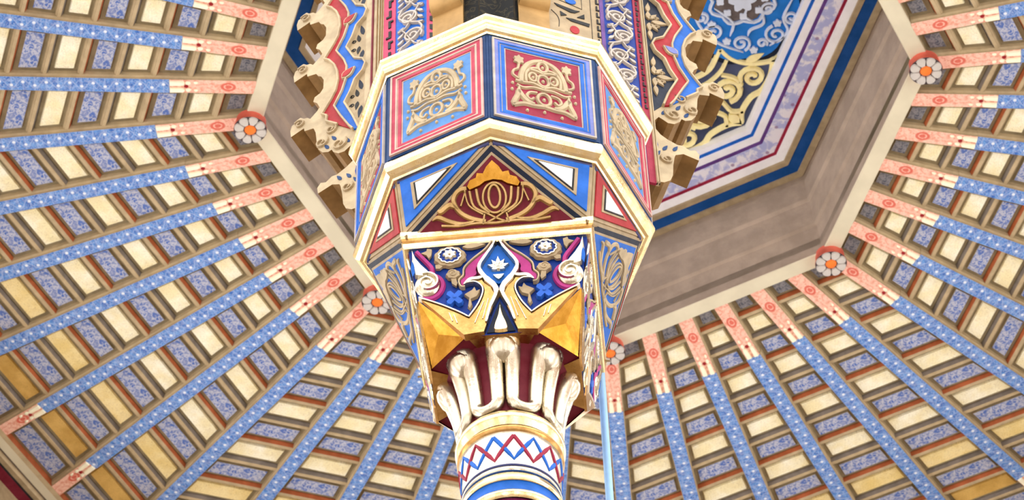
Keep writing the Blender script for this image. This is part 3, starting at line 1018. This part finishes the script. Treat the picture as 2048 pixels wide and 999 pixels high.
for j, m in ((0, 'blue'), (1, 'crimson')):
    mb = MB()
    fr = conefr(rband)
    # chevrons: the stroke is built in a frame scaled so that its width stays even
    pts = []
    for i in range(16):
        pts.append(((radians(22.5 * i) + radians(8 if j else -14.5)), -2.285 if i % 2 == 0 else -2.475))
    pts = [(a * 0.31, z) for a, z in pts]
    P2 = []
    for i in range(16):
        a, b = pts[i], (pts[(i + 1)] if i < 15 else (pts[0][0] + 2 * pi * 0.31, pts[0][1]))
        for t in (0, 0.25, 0.5, 0.75): P2.append((a[0] + (b[0] - a[0]) * t, a[1] + (b[1] - a[1]) * t))
    P2.append((pts[0][0] + 2 * pi * 0.31, pts[0][1]))
    mb.stroke(lambda u, v, h: fr(u / 0.31, v, h), P2, 0.028, -0.002, 0.004 + 0.001 * j, m)
    mb.build('zigzag', band, ('crimson' if j else 'blue') + ' zigzag line')

# capital ground behind the leaves and the meander ribbon
def rleaf(z):
    t = max(0.0, min(1.0, (z + 2.05) / 0.55))
    return 0.292 + 0.02 * t + 0.078 * t ** 2.2
ringpart('capital_ground', [(rleaf(z) - 0.022, z) for z in [-2.08 + 0.06 * i for i in range(10)]] + [(0.42, -1.51), (0.48, -1.45)], 'crimson_deep', 'crimson ground between the leaves')
mb = MB()
path = []
zt, zb = -1.545, -1.935
for i in range(8):
    th = 45.0 * i
    for s in range(9):                       # over the leaf head
        a = pi - pi * s / 8
        path.append((th + 8.6 * cos(a), zt + 0.072 * sin(a), 0.015 * sin(a)))
    for s in range(1, 6):
        path.append((th + 8.6, zt + (zb - zt) * s / 6, 0))
    for s in range(9):                       # under the crimson slot
        a = pi + pi * s / 8
        path.append((th + 22.5 + 13.9 * cos(a), zb + 0.075 * sin(a), 0))
    for s in range(1, 6):
        path.append((th + 45 - 8.6, zb + (zt - zb) * s / 6, 0))
pc = []
for th, z, dr in path:
    r = rleaf(z) + dr
    a = radians(th)
    pc.append((Vector((r * sin(a), -r * cos(a), z)), 0.150 * r * (1.0 if z > -1.7 else 0.96), Vector((sin(a), -cos(a), 0))))
n = len(pc); NR = 10
ring_i = []
for i in range(n):
    p_, rad, outv = pc[i]
    t = (pc[(i + 1) % n][0] - pc[i - 1][0]).normalized()
    bx = t.cross(outv).normalized(); by = bx.cross(t).normalized()
    ring_i.append([mb.vert(p_ + bx * rad * cos(2 * pi * q / NR) + by * rad * 1.05 * sin(2 * pi * q / NR)) for q in range(NR)])
for i in range(n):
    a, b = ring_i[i], ring_i[(i + 1) % n]
    for q in range(NR):
        mb.face((a[q], a[(q + 1) % NR], b[(q + 1) % NR], b[q]), 'silver_gilt', True)
cz(mb).build('meander_ribbon', colm, 'gilt ribbon meandering up and down as rounded leaves')

# rounded heads where the ribbon turns over
mb = MB()
hc = Vector((0, -0.385, -1.562 + ZL))
rg = []
for q in range(9):
    t = -pi / 2 + pi * q / 8
    rg.append([hc + Vector((0.098 * cos(t) * cos(2 * pi * i / 14), 0.07 * cos(t) * sin(2 * pi * i / 14) - 0.03 * sin(t), 0.105 * sin(t))) for i in range(14)])
mb.loft(rg, 'silver_gilt', True, True)
lh = mb.build('leaf_head', colm)
for i in range(1, 8): dup(lh, colm, pi / 4 * i)

# capital block: four slightly leaning faces narrowing to the neck
def rf(z): return 0.58 - 0.146 * (-0.8 - z)
TOPZ, CORZ, BOTZ = -0.76, -1.20, -1.53
def capface(k):
    T = rotz(k)
    def f(u, v, h):
        lim = rf(v) + 0.012
        if v < CORZ: lim = max(0.2, rf(CORZ) - (CORZ - v) * 0.86)
        return T(max(-lim, min(lim, u)), -(rf(v) + h), v + ZL - h * 0.146)
    return f
mb = MB()
sq = lambda r, z: [(-r, -r, z), (r, -r, z), (r, r, z), (-r, r, z)]
mb.loft([sq(0.575, TOPZ), sq(rf(CORZ) - 0.004, CORZ)], 'blue_cap')
r0 = rf(CORZ) - 0.004; rb_ = rf(BOTZ); hb = 0.22
for i in range(4):
    T = rotz(90 * i)
    mb.quad([T(-r0, -r0, CORZ), T(r0, -r0, CORZ), T(hb, -rb_, BOTZ), T(-hb, -rb_, BOTZ)], 'blue_cap')
    mb.quad([T(hb, -rb_, BOTZ), T(-hb, -rb_, BOTZ), T(-0.1, -0.25, BOTZ + 0.02), T(0.1, -0.25, BOTZ + 0.02)], 'gold_deep')
mb.face([mb.vert(rotz(90 * i)(x, -rb_, BOTZ + 0.012)) for i in range(4) for x in (-hb, hb)], 'crimson_deep')
cap = cz(mb).build('capital_block', colm, 'blue block of the capital')
# gilt facets on the four corners
mb = MB()
v3 = [Vector((r0, -r0, CORZ)), Vector((hb, -rb_, BOTZ)), Vector((rb_, -hb, BOTZ))]
cen = Vector((0.40, -0.40, -1.40))
for i in range(3):
    mb.quad([v3[i], v3[(i + 1) % 3], cen], 'gold_amber')
out = [Vector((v.x * 1.012, v.y * 1.012, v.z)) for v in v3]
cf = cz(mb).build('corner_facet', cap, 'hollow gilt facet under the corner')
for i in (1, 2, 3): dup(cf, cap, pi / 2 * i)

def capital_face(k0, hs=1.0):
    f0_ = capface(k0)
    fr = lambda u, v, h: f0_(u, v, h * hs)
    objs = []
    def done(mb, name, label=None):
        o = mb.build(name, cap, label)
        objs.append(o)
    both = lambda pts: (pts, mir(pts))
    # gilt lower flaps
    V = cr([(0.245, -1.128), (0.19, -1.112), (0.145, -1.115), (0.108, -1.155), (0.104, -1.209), (0.134, -1.295), (0.172, -1.36)], 3) + cr([(0.197, -1.398), (0.259, -1.35), (0.375, -1.276), (0.508, -1.205)], 4)
    for sgn in (1, -1):
        g = [(0.505, -1.207)] + [(0.235, -1.545), (0.10, -1.53), (0.012, -1.25), (0.045, -1.16), (0.085, -1.12), (0.103, -1.09), (0.17, -1.10)] + V[3:-1]
        mb = MB()
        mb.fill(fr, [(sgn * x, y) for x, y in g], -0.02, 0.03, 'gold_deep', ch=0.01)
        done(mb, 'gold_flap', 'gilt leaf curving down to the neck')
        mb = MB()
        for wv, hh in ((0.016, 0.04),):
            mb.stroke(fr, [(sgn * x, y) for x, y in V[2:]], wv, 0.0, hh, 'silver_gilt')
        for a, b in (((0.10, -1.28), (0.16, -1.45)), ((0.07, -1.26), (0.11, -1.42)), ((0.29, -1.37), (0.27, -1.44)), ((0.32, -1.35), (0.30, -1.42))):
            mb.stroke(fr, [(sgn * a[0], a[1]), (sgn * b[0], b[1])], 0.008, 0.026, 0.036, 'silver_gilt')
        done(mb, 'bright_edge')
        # lily half: silver stem
        st = [(0.012, -0.775), (0.035, -0.83), (0.08, -0.905), (0.118, -0.975), (0.115, -1.03), (0.075, -1.10), (0.03, -1.16), (0.02, -1.22), (0.06, -1.33), (0.09, -1.45)]
        mb = MB()
        wd = [0.02, 0.03, 0.034, 0.038, 0.05, 0.066, 0.06, 0.04, 0.03, 0.02]
        S_ = cr(st, 4); W_ = [wd[min(len(wd) - 1, int(i / 4))] for i in range(len(S_))]
        mb.stroke(fr, [(sgn * x, y) for x, y in S_], W_, 0.0, 0.042, 'silver_gilt')
        mb.stroke(fr, [(sgn * x, y) for x, y in cr([(0.09, -1.075), (0.13, -1.085), (0.18, -1.09), (0.222, -1.128)], 4)], 0.04, 0.0, 0.04, 'silver_gilt', taper=True)
        done(mb, 'lily_stem', 'silvery lily stem')
        mb = MB()
        m_ = [(0.031, -0.79), (0.069, -0.852), (0.152, -0.925), (0.205, -0.99), (0.212, -1.051), (0.24, -1.086), (0.232, -1.125), (0.195, -1.115), (0.166, -1.065), (0.139, -1.037), (0.141, -0.987), (0.08, -0.912), (0.035, -0.84)]
        mb.fill(fr, [(sgn * x, y) for x, y in cr(m_, 3, True)], 0.0, 0.026, 'magenta')
        mb.stroke(fr, [(sgn * x, y) for x, y in cr([(0.036, -0.775), (0.08, -0.842), (0.16, -0.915), (0.217, -0.985), (0.225, -1.045), (0.253, -1.085), (0.24, -1.135), (0.215, -1.14)], 4)], 0.016, 0.0, 0.034, 'tan_light')
        done(mb, 'magenta_petal', 'magenta petal edged in tan')
        # corner volute
        mb = MB()
        mb.dome(fr, (sgn * 0.452, -1.085), 0.084, 0.10, 0.0, 0.04, 'silver_gilt', 18, 4)
        mb.stroke(fr, [(sgn * x, y) for x, y in spiral(0.452, -1.085, 0.078, 0.012, 1.2, 1.7, 30)], 0.018, 0.02, 0.048, 'silver_gilt')
        lf = [(0.548, -0.80), (0.520, -0.87), (0.485, -0.93), (0.44, -0.99), (0.45, -1.04), (0.53, -1.02), (0.54, -0.95), (0.552, -0.88)]
        mb.fill(fr, [(sgn * x, y) for x, y in lf], 0.0, 0.036, 'silver_gilt', ch=0.008)
        done(mb, 'volute', 'silvery corner volute')
        mb = MB()
        mb.stroke(fr, [(sgn * x, y) for x, y in cr([(0.52, -0.80), (0.465, -0.88), (0.425, -0.945), (0.418, -1.0), (0.372, -1.04), (0.356, -1.10), (0.382, -1.168), (0.43, -1.20), (0.495, -1.20)], 4)], 0.036, 0.0, 0.018, 'magenta')
        done(mb, 'magenta_band')
        # tan medallion with rosette
        mb = MB()
        c = (sgn * 0.306, -0.872)
        mb.fill(fr, scallop(c[0], c[1], 0.108, 10, 0.07, ry=0.09), 0.0, 0.026, 'tan', ch=0.008)
        mb.fill(fr, ell(c[0], c[1] + 0.004, 0.068, 0.058), 0.026, 0.028, 'blue_cap')
        mb.stroke(fr, scallop(c[0], c[1], 0.072, 12, 0.1, ry=0.062), 0.014, 0.02, 0.036, 'silver_gilt', closed=True)
        mb.fill(fr, scallop(c[0], c[1] + 0.006, 0.05, 7, 0.25, ry=0.044), 0.026, 0.044, 'silver_gilt', ch=0.008)
        mb.dome(fr, (c[0], c[1] + 0.006), 0.016, 0.015, 0.04, 0.056, 'silver_gilt', 8, 2)
        mb.fill(fr, leafp(sgn * 0.225, -0.80, sgn * 0.075, -0.79, 0.04), 0.0, 0.022, 'tan')
        mb.fill(fr, [(sgn * x, y) for x, y in ((0.42, -0.80), (0.45, -0.79), (0.455, -0.81), (0.49, -0.825), (0.455, -0.845), (0.44, -0.875), (0.425, -0.85))], 0.0, 0.022, 'tan')
        mb.fill(fr, [(sgn * x, y) for x, y in ((0.36, -0.93), (0.40, -0.935), (0.398, -0.965), (0.372, -0.968), (0.355, -0.95))], 0.0, 0.022, 'tan')
        done(mb, 'medallion', 'tan medallion with a silver rosette')
        mb = MB()
        mb.fill(fr, scallop(sgn * 0.288, -1.024, 0.052, 7, 0.1, ry=0.044), 0.0, 0.026, 'tan', ch=0.008)
        mb.stroke(fr, [(sgn * x, y) for x, y in spiral(0.292, -1.02, 0.03, 0.006, 0.5, 1.2, 12)], 0.008, 0.02, 0.032, 'tan_light')
        mb.fill(fr, [(sgn * x, y) for x, y in ((0.272, -1.055), (0.302, -1.06), (0.298, -1.10), (0.27, -1.125), (0.262, -1.10))], 0.0, 0.022, 'tan')
        done(mb, 'tan_bud')
        mb = MB()
        fl_ = []
        for q in range(4):
            a = pi / 4 + q * pi / 2
            for da, rr in ((-0.42, 0.062), (0.0, 0.07), (0.42, 0.062), (pi / 4, 0.032)):
                fl_.append((sgn * 0.283 + rr * cos(a + da), -1.222 + rr * 1.08 * sin(a + da)))
        mb.fill(fr, fl_, 0.0, 0.03, 'blue_flower', ch=0.008)
        mb.dome(fr, (sgn * 0.283, -1.222), 0.016, 0.016, 0.02, 0.038, 'blue_flower', 8, 2)
        done(mb, 'blue_flower', 'four petalled blue flower')
        mb = MB()
        lf = [(0.118, -1.165), (0.142, -1.175), (0.155, -1.14), (0.175, -1.165), (0.225, -1.20), (0.195, -1.235), (0.205, -1.30), (0.188, -1.325), (0.172, -1.29), (0.178, -1.245), (0.14, -1.228), (0.125, -1.20)]
        mb.fill(fr, [(sgn * x, y) for x, y in lf], 0.0, 0.024, 'tan', ch=0.006)
        done(mb, 'tan_leaf')
        # small blue slip at the outer edge
        mb = MB()
        mb.fill(fr, [(sgn * x, y) for x, y in ((0.548, -0.90), (0.556, -0.96), (0.546, -1.03), (0.53, -1.0), (0.535, -0.93))], 0.03, 0.04, 'blue')
        done(mb, 'blue_slip')
    # palmette in the diamond, flame between the stems
    mb = MB()
    mb.fill(fr, cr([(0.0, -0.80), (0.05, -0.885), (0.098, -0.97), (0.1, -1.008), (0.065, -1.067), (0.0, -1.124), (-0.065, -1.067), (-0.1, -1.008), (-0.098, -0.97), (-0.05, -0.885)], 3, True), 0.0, 0.01, 'blue')
    for q in range(7):
        a = radians(90 + (q - 3) * 36)
        L_ = 0.088 if q == 3 else (0.076 if abs(q - 3) < 3 else 0.05)
        mb.fill(fr, leafp(0.0, -1.0, L_ * cos(a), -1.0 + L_ * 1.1 * sin(a), 0.04), 0.008, 0.03, 'silver_gilt', ch=0.006)
    mb.dome(fr, (0, -1.005), 0.02, 0.02, 0.01, 0.04, 'silver_gilt', 8, 2)
    mb.fill(fr, [(-0.035, -1.06), (0.035, -1.06), (0.014, -1.09), (0.0, -1.10), (-0.014, -1.09)], 0.008, 0.028, 'silver_gilt')
    done(mb, 'palmette', 'silver palmette on bright blue')
    mb = MB()
    mb.fill(fr, [(0, -1.27), (0.088, -1.52), (-0.088, -1.52)], 0.0, 0.012, 'navy_dark')
    mb.fill(fr, cr([(0, -1.31), (0.02, -1.40), (0.042, -1.47), (0.04, -1.52), (-0.04, -1.52), (-0.042, -1.47), (-0.02, -1.40)], 3, True), 0.01, 0.034, 'gold', ch=0.008)
    done(mb, 'flame', 'small gilt flame between the stems')
    return objs
capital_face(0)
capital_face(90, 0.3)
capital_face(-90, 0.3)
# abacus: gilt square frame with hollow soffit edge
mb = MB()
def sqr(prof, mat):
    mb.loft([sq(r, z) for r, z in prof], mat)
sqr([(0.55, -0.60), (0.612, -0.61), (0.622, -0.63), (0.622, -0.665), (0.616, -0.69)], 'gold')
sqr([(0.616, -0.69), (0.612, -0.71), (0.606, -0.73)], 'gold_deep')
sqr([(0.606, -0.73), (0.606, -0.765), (0.598, -0.775), (0.570, -0.775), (0.562, -0.74)], 'gold')
cz(mb).build('abacus', colm, 'square gilt abacus frame')

# ------------------------------------------------------------------ carved pier on the impost
pier = empty('carved_pier', 'carved polychrome pier with scalloped wings standing on the octagonal impost', 'pier', (0, 0, Z0 + 1.1 * S), YAW)
PB = -1.1                       # heights below are given from the impost's lower edge
D0, TH = -0.10, 0.27
TOPP = 5.2
def wingfr(side): 
    f = vplane(22.5 * side, D0, PB)
    return lambda u, v, h: f(side * u, v, h)
# outer outline of one wing, from the foot upward
def outline(z_shift):
    foot = [(0.0, 1.10), (1.0, 1.10), (1.06, 1.16), (1.12, 1.24), (1.17, 1.19), (1.21, 1.165), (1.26, 1.17), (1.31, 1.21), (1.335, 1.28), (1.345, 1.40), (1.362, 1.50), (1.372, 1.53), (1.435, 1.565), (1.553, 1.53), (1.562, 1.60), (1.534, 1.645), (1.49, 1.625), (1.44, 1.665), (1.396, 1.66), (1.32, 1.70), (1.27, 1.74), (1.235, 1.80), (1.235, 1.90), (1.27, 1.955), (1.30, 1.935), (1.34, 1.905), (1.39, 1.912), (1.435, 1.955), (1.452, 1.995), (1.48, 1.985), (1.53, 2.01), (1.568, 2.07), (1.583, 2.15), (1.60, 2.30), (1.617, 2.355)]
    out = list(foot)
    k = 0
    while True:
        zk = 2.40 + 0.70 * k
        out += [(1.622, zk - 0.035), (1.700, zk - 0.02), (1.706, zk + 0.02), (1.818, zk - 0.02), (1.828, zk + 0.06), (1.815, zk + 0.12), (1.79, zk + 0.13), (1.775, zk + 0.165), (1.742, zk + 0.175), (1.715, zk + 0.145), (1.68, zk + 0.135), (1.655, zk + 0.105),
                (1.60, zk + 0.16), (1.575, zk + 0.20), (1.60, zk + 0.27), (1.635, zk + 0.31), (1.625, zk + 0.36), (1.575, zk + 0.385), (1.55, zk + 0.43), (1.55, zk + 0.54), (1.575, zk + 0.60), (1.60, zk + 0.62)]
        k += 1
        if 2.40 + 0.70 * k > TOPP - 0.2: break
    out += [(1.64, TOPP), (0.0, TOPP)]
    return out
for side in (1, -1):
    fr = wingfr(side)
    sh = 0.0 if side == 1 else 0.03
    us = 0.0 if side == 1 else -0.10
    mb = MB()
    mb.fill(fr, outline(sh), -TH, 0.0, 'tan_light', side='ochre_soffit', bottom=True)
    wing = mb.build('wing', pier, 'tan scalloped wing with ochre undersides')
    per = range(0, 4)
    # the two cusped bands
    inn, mid_, edg = [], [], []
    for k in range(-1, 4):
        z = 2.45 + 0.715 * k + sh
        inn += [(1.44, z), (1.392, z + 0.11), (1.357, z + 0.24), (1.29, z + 0.315), (1.265, z + 0.40), (1.292, z + 0.47), (1.364, z + 0.525)]
        mid_ += [(1.53, z + 0.015), (1.468, z + 0.165), (1.436, z + 0.30), (1.432, z + 0.465), (1.461, z + 0.575)]
        edg += [(1.642, z - 0.005), (1.566, z + 0.137), (1.529, z + 0.226), (1.512, z + 0.35), (1.522, z + 0.47), (1.55, z + 0.575), (1.598, z + 0.665)]
    zlow = 2.10
    def clip(l, x0, x1): return [p for p in l if zlow < p[1] < TOPP - 0.05]
    inn = [(1.309, 2.09), (1.364, 2.27)] + [p for p in inn if p[1] > 2.4 and p[1] < TOPP]
    mid_ = [(1.36, 2.11), (1.395, 2.17), (1.477, 2.355)] + [p for p in mid_ if p[1] > 2.4 and p[1] < TOPP]
    edg = [(1.50, 2.26), (1.60, 2.36)] + [p for p in edg if p[1] > 2.4 and p[1] < TOPP]
    inn, mid_, edg = ([(x + us, y) for x, y in l] for l in (inn, mid_, edg))
    c_in, c_out = ('red', 'blue') if side == 1 else ('blue', 'red')
    def between(a, b): return a + b[::-1]
    mb = MB(); mb.fill(fr, between(inn, mid_), -0.01, 0.018, c_in); mb.build('cusped_band', wing, c_in + ' cusped band')
    mb = MB(); mb.fill(fr, between(mid_, edg), -0.01, 0.010, c_out); mb.build('cusped_band', wing, c_out + ' cusped band along the scalloped edge')
    mb = MB()
    for l, wd, h in ((inn, 0.024, 0.036), (mid_, 0.022, 0.034), (edg, 0.024, 0.026)):
        mb.stroke(fr, l, wd, 0.0, h, 'tan_light')
    mb.build('band_edging', wing, 'tan edging lines')
    # bud on the bands
    for k in range(0, 4):
        z = 2.45 + 0.715 * k + 0.37 + sh
        mb = MB()
        mb.fill(fr, leafp(1.475 + us, z - 0.05, 1.35 + us, z + 0.04, 0.11), 0.0, 0.034, 'tan_light', ch=0.006)
        mb.fill(fr, leafp(1.465 + us, z - 0.04, 1.37 + us, z + 0.03, 0.065), 0.034, 0.038, 'lavender' if side == 1 else 'red')
        mb.build('bud', wing)
    # ground panel with leaves between the strips and the bands
    mb = MB()
    gx = 1.225 if side == 1 else 1.18
    g = [(gx, 2.0)] + [(max(gx + 0.004, x - 0.012), y) for x, y in inn] + [(gx, inn[-1][1])]
    mb.fill(fr, g, -0.01, 0.004, 'navy_dark' if side == 1 else 'tan')
    gp = mb.build('leaf_panel', pier, 'dark panel with tan leaves' if side == 1 else 'tan panel with black leaf shaped cuts')
    for k in range(0, 4):
        z = 2.45 + 0.715 * k + sh
        for q in (1, -1):
            if z + q * 0.22 < 2.05: continue
            mb = MB()
            if side == 1:
                lm, hh = 'tan', 0.018
                mb.fill(fr, leafp(1.262, z + q * 0.12, 1.27, z + q * 0.25, 0.045), 0.0, hh, lm, ch=0.004)
                mb.fill(fr, leafp(1.265, z + q * 0.02, 1.262, z + q * 0.14, 0.05), 0.0, hh, lm, ch=0.004)
                mb.fill(fr, leafp(1.27, z + q * 0.03, 1.335, z + q * 0.11, 0.045), 0.0, hh, lm, ch=0.004)
                mb.stroke(fr, spiral(1.325, z + q * 0.055, 0.024, 0.006, 0, 1.3, 12), 0.012, 0.0, hh, lm)
            else:
                mb.fill(fr, leafp(1.20, z + q * 0.10, 1.225, z + q * 0.24, 0.04), 0.0, 0.008, 'navy_dark')
                mb.fill(fr, leafp(1.235, z + q * 0.03, 1.25, z + q * 0.13, 0.035), 0.0, 0.008, 'black')
                mb.stroke(fr, spiral(1.285, z + q * 0.055, 0.022, 0.006, 0, 1.3, 12), 0.012, 0.0, 0.008, 'black')
            mb.build('leaf_spray', gp)
        if side == 1:
            mb = MB(); mb.fill(fr, leafp(1.28, z, 1.42, z + 0.01, 0.06), 0.0, 0.018, 'tan', ch=0.004); mb.build('leaf', gp)
    # pierced scrolls on the cusps
    for k in range(0, 4):
        zk = 2.40 + 0.70 * k
        mb = MB()
        mb.stroke(fr, spiral(1.745, zk + 0.085, 0.05, 0.01, 0.6, 1.2, 14), 0.018, 0.0, 0.018, 'tan')
        mb.build('scroll', wing)
    for x, z, r in ((1.54, 2.13, 0.06), (1.385, 2.02, 0.07), (1.30, 1.45, 0.05), (1.46, 2.24, 0.05)):
        mb = MB(); mb.stroke(fr, spiral(x, z, r, 0.01, 2.6, 1.3, 16), 0.018, 0.0, 0.018, 'tan'); mb.build('scroll', wing)
    for x, z in ((1.44, 2.12), (1.32, 2.02), (1.50, 2.05), (1.30, 1.58), (1.24, 1.5), (1.38, 1.60)):
        mb = MB(); mb.fill(fr, leafp(x - 0.025, z - 0.03, x + 0.015, z + 0.04, 0.03), 0.0, 0.004, 'navy'); mb.build('pierced_slot', wing)
    mb = MB()
    mb.fill(fr, [(1.02, 1.30), (1.2, 1.38), (1.24, 1.60), (1.2, 1.84), (1.02, 1.9)], 0.0, 0.006, 'blue_cap')
    mb.build('blue_ground', wing)
    # vertical strips between niche and leaf panel
    ZS0, ZS1 = 1.12, TOPP - 0.05
    def strip(name, u0, u1, m, h=0.012, label=None):
        mb = MB(); mb.fill(fr, [(u0, ZS0), (u1, ZS0), (u1, ZS1), (u0, ZS1)], -0.01, h, m)
        return mb.build(name, pier, label)
    def lines(name, us, m, wd=0.01, h=0.026):
        mb = MB()
        for u in us: mb.stroke(fr, [(u, ZS0), (u, ZS1)], wd, 0.0, h, m)
        return mb.build(name, pier)
    def lmarks(parent, u, z0, z1, dz, wd, kind):
        z = z0; i = 0
        while z < z1:
            a = wd
            if kind == 'L' or i % 2 == 0:
                pl_ = [(u - a * .25, z), (u + a * .5, z), (u + a * .5, z + dz * 0.16), (u + a * .12, z + dz * 0.16), (u + a * .12, z + dz * 0.66), (u - a * .25, z + dz * 0.66)]
            elif kind == 'Z':
                pl_ = [(u - a * .2, z), (u + a * .16, z), (u + a * .16, z + dz * 0.66), (u - a * .5, z + dz * 0.66), (u - a * .5, z + dz * 0.5), (u - a * .2, z + dz * 0.5)]
            else:
                pl_ = [(u - a * .25, z), (u + a * .2, z), (u + a * .2, z + dz * 0.66), (u - a * .25, z + dz * 0.66)]
            mb = MB(); mb.fill(fr, pl_, 0.0, 0.018, 'black')
            mb.build('black_mark', parent)
            z += dz; i += 1
    def arabesque(parent, u0, u1, z0, z1, mat):
        mb = MB()
        uc, hw = (u0 + u1) / 2, (u1 - u0) / 2
        z = z0; i = 0
        while z < z1:
            s = 1 if i % 2 == 0 else -1
            mb.stroke(fr, spiral(uc + s * hw * 0.15, z + 0.10, hw * 0.72, 0.012, pi * (i % 2) + 0.6, 1.7 * s, 26), 0.026, 0.0, 0.03, mat)
            mb.stroke(fr, cr([(uc - s * hw * 0.9, z - 0.02), (uc - s * hw * 0.2, z + 0.02), (uc + s * hw * 0.8, z + 0.14), (uc + s * hw * 0.6, z + 0.24)], 4), 0.024, 0.0, 0.028, mat)
            mb.stroke(fr, cr([(uc + s * hw * 0.9, z - 0.03), (uc + s * hw * 0.3, z - 0.01), (uc - s * hw * 0.5, z + 0.2), (uc - s * hw * 0.9, z + 0.22)], 4), 0.018, 0.0, 0.026, mat)
            for t in (0.04, 0.12, 0.2):
                mb.fill(fr, leafp(uc - s * hw * 0.9, z + t, uc - s * hw * 0.45, z + t + 0.05, 0.026), 0.0, 0.026, mat)
            mb.dome(fr, (uc + s * hw * 0.7, z - 0.03), 0.014, 0.014, 0.0, 0.028, mat, 6, 2)
            z += 0.25; i += 1
        mb.build('arabesque', parent, 'carved tan arabesque')
    if side == 1:
        p_ = strip('lettered_panel', 0.445, 0.862, 'tan', 0.010, 'tan panel with black strokes')
        lmarks(p_, 0.842, 2.6, 3.9, 0.088, 0.036, 'L')
        mb = MB()
        for z in (0.0, 0.62, 1.24, -0.62):
            Z = lambda l: [(x, y + z) for x, y in l]
            mb.fill(fr, Z([(0.495, 3.10), (0.52, 3.066), (0.625, 3.02), (0.66, 3.025), (0.70, 3.064), (0.66, 3.06)]), 0.0, 0.016, 'black')
            mb.fill(fr, Z([(0.585, 2.935), (0.625, 2.905), (0.768, 2.884), (0.776, 2.925), (0.64, 2.94)]), 0.0, 0.016, 'black')
            mb.fill(fr, Z([(0.54, 3.008), (0.592, 2.972), (0.545, 2.946)]), 0.0, 0.016, 'black')
            mb.fill(fr, Z([(0.675, 2.974), (0.735, 3.036), (0.735, 2.974)]), 0.0, 0.016, 'black')
            mb.stroke(fr, Z(cr([(0.47, 3.0), (0.515, 2.94), (0.53, 2.88), (0.525, 2.80)], 3)), 0.008, 0.0, 0.014, 'black')
            mb.stroke(fr, Z([(0.79, 2.70), (0.79, 3.30)]), 0.006, 0.0, 0.014, 'black')
            mb.stroke(fr, Z([(0.53, 3.22), (0.53, 3.16), (0.72, 3.10), (0.72, 3.25)]), 0.006, 0.0, 0.014, 'black')
            mb.fill(fr, Z(ell(0.65, 2.80, 0.038, 0.05, 12)), 0.0, 0.016, 'red')
            mb.fill(fr, Z(ell(0.63, 3.17, 0.045, 0.035, 10)), 0.0, 0.016, 'blue')
        mb.build('black_strokes', p_, 'angular black strokes with a red dot')
        strip('purple_strip', 0.865, 0.895, 'purple')
        p_ = strip('blue_strip', 0.895, 1.142, 'blue_cap', 0.004, 'blue strip with dense tan arabesque')
        arabesque(p_, 0.905, 1.132, 1.75, 4.6, 'line_grey')
        p_ = strip('crimson_strip', 1.142, 1.196, 'crimson')
        lmarks(p_, 1.17, 2.0, 3.9, 0.07, 0.03, 'I')
        strip('tan_strip', 1.196, 1.222, 'tan_light', 0.02)
        lines('tan_line', (1.200, 1.219), 'tan_light', 0.01, 0.034)
    else:
        p_ = strip('crimson_strip', 0.578, 0.640, 'pink')
        for i in range(14):
            z = 2.6 + 0.11 * i
            mb = MB(); mb.fill(fr, [(0.582, z), (0.612, z + 0.03), (0.612, z + 0.09), (0.582, z + 0.07)], 0.0, 0.018, 'black')
            mb.build('black_mark', p_)
        p_ = strip('blue_strip', 0.640, 0.915, 'blue', 0.004, 'blue strip with open tan arabesque')
        arabesque(p_, 0.655, 0.90, 2.62, 4.6, 'line_grey')
        p_ = strip('crimson_strip', 0.915, 1.02, 'pink', 0.010, 'pink strip with black marks')
        lmarks(p_, 0.965, 2.52, 4.4, 0.138, 0.06, 'Z')
        strip('tan_strip', 1.02, 1.175, 'tan_light', 0.012)
        lines('crimson_line', (1.115,), 'crimson_deep', 0.022, 0.024)
        lines('brown_line', (1.03, 1.05, 1.075), 'ochre_soffit', 0.008, 0.022)
        strip('tan_strip', 1.175, 1.215, 'tan', 0.006)
# niche with ochre jambs at the front corner
mb = MB()
nf = vplane(0, -0.02, PB)
mb.fill(vplane(22.5, D0, PB), [(-0.1, 1.1), (0.2, 1.1), (0.2, TOPP), (-0.1, TOPP)], -0.02, 0.014, 'dark_lace')
mb.fill(vplane(-22.5, D0, PB), [(-0.32, 1.1), (0.1, 1.1), (0.1, TOPP), (-0.32, TOPP)], -0.02, 0.014, 'dark_lace')
mb.build('niche_back', pier, 'black lace patterned niche')
for k, u0, u1 in ((22.5, 0.2, 0.445), (-22.5, -0.578, -0.316)):
    fr = vplane(k, D0, PB)
    mb = MB()
    mb.fill(fr, [(u0, 1.1), (u1, 1.1), (u1, TOPP), (u0, TOPP)], -0.01, 0.03, 'ochre_jamb')
    jm = mb.build('jamb', pier, 'ochre jamb beside the niche')
    for i in range(4):
        mb = MB()
        z0 = (2.93 if k > 0 else 3.06) + 0.55 * i
        T = lambda x, y, z, fr=fr: fr(x, z, y)
        rings = []
        for q in range(9):
            t = pi * q / 8
            rings.append([fr(u, z0 + 0.16 - 0.16 * cos(t), 0.028 + 0.07 * sin(t) ** 0.6) for u in (u0 + 0.004, u1 - 0.004)])
        mb.loft(rings, 'ochre_jamb', closed=False, smooth=True)
        for s in (0, 1):
            mb.face([mb.vert(r_[s]) for r_ in rings], 'ochre_jamb')
        mb.build('jamb_lobe', jm)

# ------------------------------------------------------------------ slender pale blue pole behind the capital
mb = MB()
mb.lathe([(0.0, 0.02), (0.06, 0.02), (0.06, 0.08), (0.028, 0.12), (0.026, ZL - 0.75), (0.026, ZL - 0.50), (0.0, ZL - 0.50)], 'pole_blue', 16)
pl = mb.build('slender_pole')
pl.location = (0.622 * S, 0.70 * S, 0)
pl['label'] = 'thin pale blue vertical pole behind the right of the capital'; pl['category'] = 'pole'
